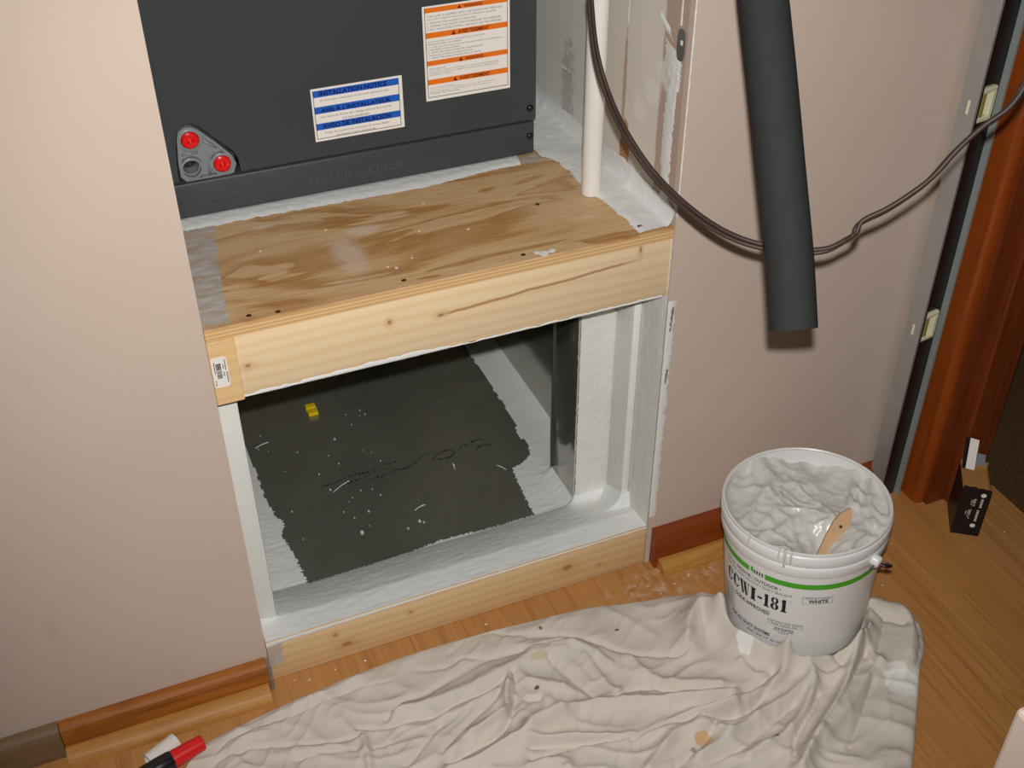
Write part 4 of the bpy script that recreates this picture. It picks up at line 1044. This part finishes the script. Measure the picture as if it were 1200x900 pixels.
right = edge_at([(0.932, -0.25), (0.928, -0.285), (0.905, -0.322), (0.878, -0.347), (0.82, -0.413), (0.76, -0.48), (0.63, -0.625), (0.50, -0.77)], nv)
Rv = right-right[0]
st_lin = np.linspace(0, 1, nv)[:, None]*Rv[-1]
uu = np.linspace(0, 1, nu); sm = np.clip((uu-0.78)/0.22, 0, 1); sm = sm*sm*(3-2*sm)
Pxy = back[:, None, :]+st_lin[None]*(1-sm)[:, None, None]+Rv[None]*sm[:, None, None]
px, py = Pxy[..., 0].ravel(), Pxy[..., 1].ravel()
def seg_dist(P, px, py):
    best = np.full(px.shape, 9.0)
    P = [(q.x, q.y) for q in spline([(a, b, 0) for a, b in P], 4)]
    for (x0, y0), (x1, y1) in zip(P[:-1], P[1:]):
        dx, dy = x1-x0, y1-y0; L2 = dx*dx+dy*dy+1e-12
        t = np.clip(((px-x0)*dx+(py-y0)*dy)/L2, 0, 1)
        best = np.minimum(best, np.hypot(px-x0-t*dx, py-y0-t*dy))
    return best
hz = np.full(px.shape, 0.0055)
for r_ in RIDGES:
    h_, w_, P = r_[0]*0.001, r_[1]*0.001, r_[2:]
    d = seg_dist(P, px, py)
    if h_ > 0: hz += 1.1*h_*np.exp(-(d/(0.74*w_))**1.4)
    else: hz += 1.2*h_*np.exp(-(d/(0.48*w_))**1.25)
def wrinkle(a, b):
    w1 = vn(a*5, b*5, 5); w2 = vn(a*11, b*11, 8)
    z = 0.0026*vn(a*14+2, b*14)
    z += 0.0050*(1-abs(vn((a-0.35*b)*5+w2*0.8, (b+0.3*a)*24+2.4*w1)))**4
    z += 0.0030*(1-abs(vn((a+0.9*b)*8+w1*1.2, (b-0.8*a)*30+1.6*w2, 4)))**6
    return z+0.0007*vn(a*45, b*45, 3)
wob = np.array([wrinkle(a, b) for a, b in zip(px, py)])
hz += wob
# rolled wrinkles continuing towards the camera, outside the traced part
far = np.clip((-py-0.36+0.25*np.clip(px-0.45, -1, 0))/0.08, 0, 1)
hz += far*np.array([0.010*(1-abs(vn((a-b)*5+vn(a*6, b*6), (a+b)*14)))**3 if f_ > 0 else 0.0 for a, b, f_ in zip(px, py, far)])
# folded-over corner: a raised double layer
def poly_sd(P, px, py):
    n_ = len(P); d = np.full(px.shape, 9.0); ins = np.zeros(px.shape, bool)
    for i in range(n_):
        x0, y0 = P[i]; x1, y1 = P[(i+1) % n_]
        dx, dy = x1-x0, y1-y0
        t = np.clip(((px-x0)*dx+(py-y0)*dy)/(dx*dx+dy*dy), 0, 1)
        d = np.minimum(d, np.hypot(px-x0-t*dx, py-y0-t*dy))
        c_ = ((y0 > py) != (y1 > py)) & (px < (x1-x0)*(py-y0)/(y1-y0+1e-12)+x0)
        ins ^= c_
    return np.where(ins, d, -d)
sd = poly_sd(FLAP, px, py)
hz -= wob*0.75*np.clip(sd/0.01+0.5, 0, 1)
hz += 0.014*np.clip((sd+0.001)/0.0025, 0, 1)
# lies flat under the pail, pressed against its side
db = np.hypot(px-PB.x, py-PB.y)
t = np.clip((db-0.1075)/0.004, 0, 1); t = t*t*(3-2*t)
hz = np.maximum(hz, 0.0035)
hz = 0.003*(1-t)+hz*t
# edges come down to the floor
ui = np.repeat(np.arange(nu), nv); vi = np.tile(np.arange(nv), nu)
eb = np.minimum(np.minimum(vi*0.0024, (nu-1-ui)*0.0025), 0.02)/0.02
ebt = np.clip(eb, 0, 1)
hz = np.where(hz > 0.003, 0.003+(hz-0.003)*(0.12+0.88*np.sqrt(ebt)), hz)
Hg = hz.reshape(nu, nv)
for _ in range(1):
    Hg[1:-1, 1:-1] = 0.5*Hg[1:-1, 1:-1]+0.125*(Hg[2:, 1:-1]+Hg[:-2, 1:-1]+Hg[1:-1, 2:]+Hg[1:-1, :-2])
mb = MB()
mb.v = [(float(a), float(b), float(c_)) for a, b, c_ in zip(px, py, Hg.ravel())]
mb.f = [(i*nv+j, (i+1)*nv+j, (i+1)*nv+j+1, i*nv+j+1) for i in range(nu-1) for j in range(nv-1)]
o0 = len(mb.v)
brd = [i*nv for i in range(nu)]+[(nu-1)*nv+j for j in range(1, nv)]
mb.v += [(mb.v[i][0], mb.v[i][1], 0.0006) for i in brd]
mb.f += [(brd[i], brd[i+1], o0+i+1, o0+i) for i in range(len(brd)-1)]
mb.build('drop_cloth', 'canvas', smooth=True, label='rumpled cream canvas drop cloth spread on the laminate floor', cat='cloth')

# ---------------------------------------------------------------- small things on the floor
kb = thing('cardboard_box', (1.13, -0.12, 0.0005), 'small torn black cardboard box with white print by the doorway', 'box')
b0 = Vector((1.106, -0.136, 0.001)); bx_ = Vector((0.81, -0.586, 0)); by_ = Vector((0.586, 0.81, 0))
bw, bd, bhh = 0.0445, 0.070, 0.104
KM = Matrix(((bx_.x, by_.x, 0, b0.x), (bx_.y, by_.y, 0, b0.y), (0, 0, 1, b0.z), (0, 0, 0, 1)))
T_ = 0.0009
def card(name, x0, x1, y0, y1, z0, z1, mat='box_black'): return MB().box(x0, x1, y0, y1, z0, z1, mat=KM).build(name, mat, kb)
# torn top edge on the front panel
top = [(0, bhh)]+[(bw*i/12, bhh-0.004*i/12+0.0025*vn(i*0.9, 3)) for i in range(1, 12)]+[(bw, bhh-0.006)]
fp = MB().prism([(0, 0), (bw, 0)]+top[::-1], lambda a, b, d: KM @ Vector((a, d, b)), 0.0, T_).build('front_panel', 'box_black', kb)
MB().prism([(0.001, 0.002), (bw-0.001, 0.002)]+[(min(max(a, .001), bw-.001), b+0.0012) for a, b in top[::-1]], lambda a, b, d: KM @ Vector((a, d, b)), T_, 2*T_).build('lining', 'kraft', fp)
card('side_panel', 0, T_, T_, bd, 0, bhh-0.01); card('side_panel', bw-T_, bw, T_, bd, 0, bhh-0.01)
card('side_lining', T_, 2*T_, 2*T_, bd-T_, 0.002, bhh-0.011, 'kraft'); card('side_lining', bw-2*T_, bw-T_, 2*T_, bd-T_, 0.002, bhh-0.011, 'kraft')
card('back_panel', 0, bw, bd-T_, bd, 0, bhh-0.004); card('back_lining', T_, bw-T_, bd-2*T_, bd-T_, 0.002, bhh-0.002, 'kraft')
card('bottom_panel', T_, bw-T_, T_, bd-T_, 0, T_)
card('inner_tray', 2*T_, bw-2*T_, 0.018, bd-2*T_, 0.002, bhh-0.016, 'kraft')
flp = MB().prism([(0.006, bhh-0.004), (0.020, bhh-0.006), (0.018, bhh+0.045), (0.004, bhh+0.047)], lambda a, b, d: KM @ Vector((a, d+bd-0.020+(b-bhh)*0.30, b)), 0, 0.0010).build('flap', 'paper', kb)
MB().prism([(0.000, bhh-0.004), (0.006, bhh-0.004), (0.004, bhh+0.047), (-0.003, bhh+0.047)], lambda a, b, d: KM @ Vector((a, d+bd-0.020+(b-bhh)*0.30, b)), 0, 0.0010).build('flap_edge', 'box_black', kb)
MB().prism([(0.022, bhh-0.006), (0.038, bhh-0.008), (0.036, bhh+0.012), (0.024, bhh+0.014)], lambda a, b, d: KM @ Vector((a, d+bd-0.004+(b-bhh)*0.25, b)), 0, 0.0010).build('flap', 'grey_plastic', kb)
mb = MB()
def kmap(a, b): return KM @ Vector((a, -0.0002, b))
for (u0, z0) in ((0.0335, 0.088), (0.0305, 0.022)):
    mb.add([kmap(u0+0.0042*math.cos(t), z0+0.0042*math.sin(t)) for t in np.linspace(0, 2*math.pi, 16, endpoint=False)], [tuple(range(16))])
def vtext(body, uc, w_, z0, z1):
    v, f = text_geo(body, 0.02)
    mb.add([kmap(uc-w_/2+w_*p[1], z1-(z1-z0)*p[0]) for p in v], f)
vtext('IIIIII', 0.0335, 0.0036, 0.062, 0.080); vtext('IIIIIIII', 0.0320, 0.0036, 0.032, 0.056)
for (uc, z0, z1) in ((0.0215, 0.064, 0.078), (0.0185, 0.066, 0.076), (0.0235, 0.064, 0.079), (0.0205, 0.036, 0.056), (0.0180, 0.040, 0.054), (0.0145, 0.044, 0.052)):
    vtext('IIIIII II', uc, 0.0016, z0, z1)
mb.build('white_print', 'paper', fp)

# white pipe offcut and the red and black handle at the left baseboard
def tube_between(a, b, ro, ri, name, mat, parent, seg=32, **k):
    a = Vector(a); b = Vector(b); t = (b-a).normalized(); u_ = t.cross(Vector((0, 0, 1))).normalized(); w_ = u_.cross(t)
    L = (b-a).length
    return MB().lathe([(ri, 0), (ro, 0), (ro, L), (ri, L), (ri, 0)], a, (u_, w_, t), seg).build(name, mat, parent, smooth=True, autosmooth=40, **k)
tube_between((-0.186, -0.082, 0.0135), (-0.146, -0.062, 0.0135), 0.0133, 0.0108, 'pipe_offcut', 'pvc', None, label='short white plastic pipe offcut beside the left baseboard', cat='pipe')
th_ = thing('tool_handle', (-0.15, -0.10, 0.012), 'red and black plastic tool handle beside the white pipe offcut', 'tool')
ha = Vector((-0.112, -0.084, 0.0225)); hb = Vector((-0.155, -0.096, 0.0225)); hc_ = Vector((-0.27, -0.128, 0.0165))
t = (hb-ha).normalized(); u_ = t.cross(Vector((0, 0, 1))).normalized(); w_ = u_.cross(t); L = (hb-ha).length
MB().lathe([(0, 0), (0.0085, 0), (0.0105, 0.001), (0.0118, L*0.5), (0.0124, L)], ha, (u_, w_, t), 24).build('red_end', 'red_grip', th_, smooth=True, autosmooth=50)
L2 = (hc_-hb).length
MB().lathe([(0.0126, 0), (0.0134, 0.003), (0.0138, 0.02), (0.0125, L2*0.5), (0.0105, L2), (0, L2)], hb, (u_, w_, t), 24).build('black_grip', 'black_gloss', th_, smooth=True, autosmooth=50)
# plaster crumbs on the floor
mb = MB()
for (x, y, r_) in ((0.135, -0.018, 0.003), (0.09, -0.016, 0.002), (0.05, -0.02, 0.0022), (0.03, -0.012, 0.0018), (0.325, -0.022, 0.003), (1.045, -0.44, 0.004), (0.63, -0.06, 0.0025), (0.57, -0.04, 0.002), (0.66, -0.052, 0.003), (0.60, -0.07, 0.002), (0.70, -0.05, 0.002), (0.93, -0.19, 0.0022), (1.0, -0.12, 0.0018), (1.19, -0.17, 0.002)):
    r_ *= 0.62; mb.box(x-r_, x+r_, y-r_*0.6, y+r_*0.6, 0.0002, 0.0002+r_*0.6, bev=r_*0.2)
mb.build('plaster_crumbs', 'mastic', label='scattered white plaster crumbs on the laminate floor', cat='crumbs', kind='stuff')
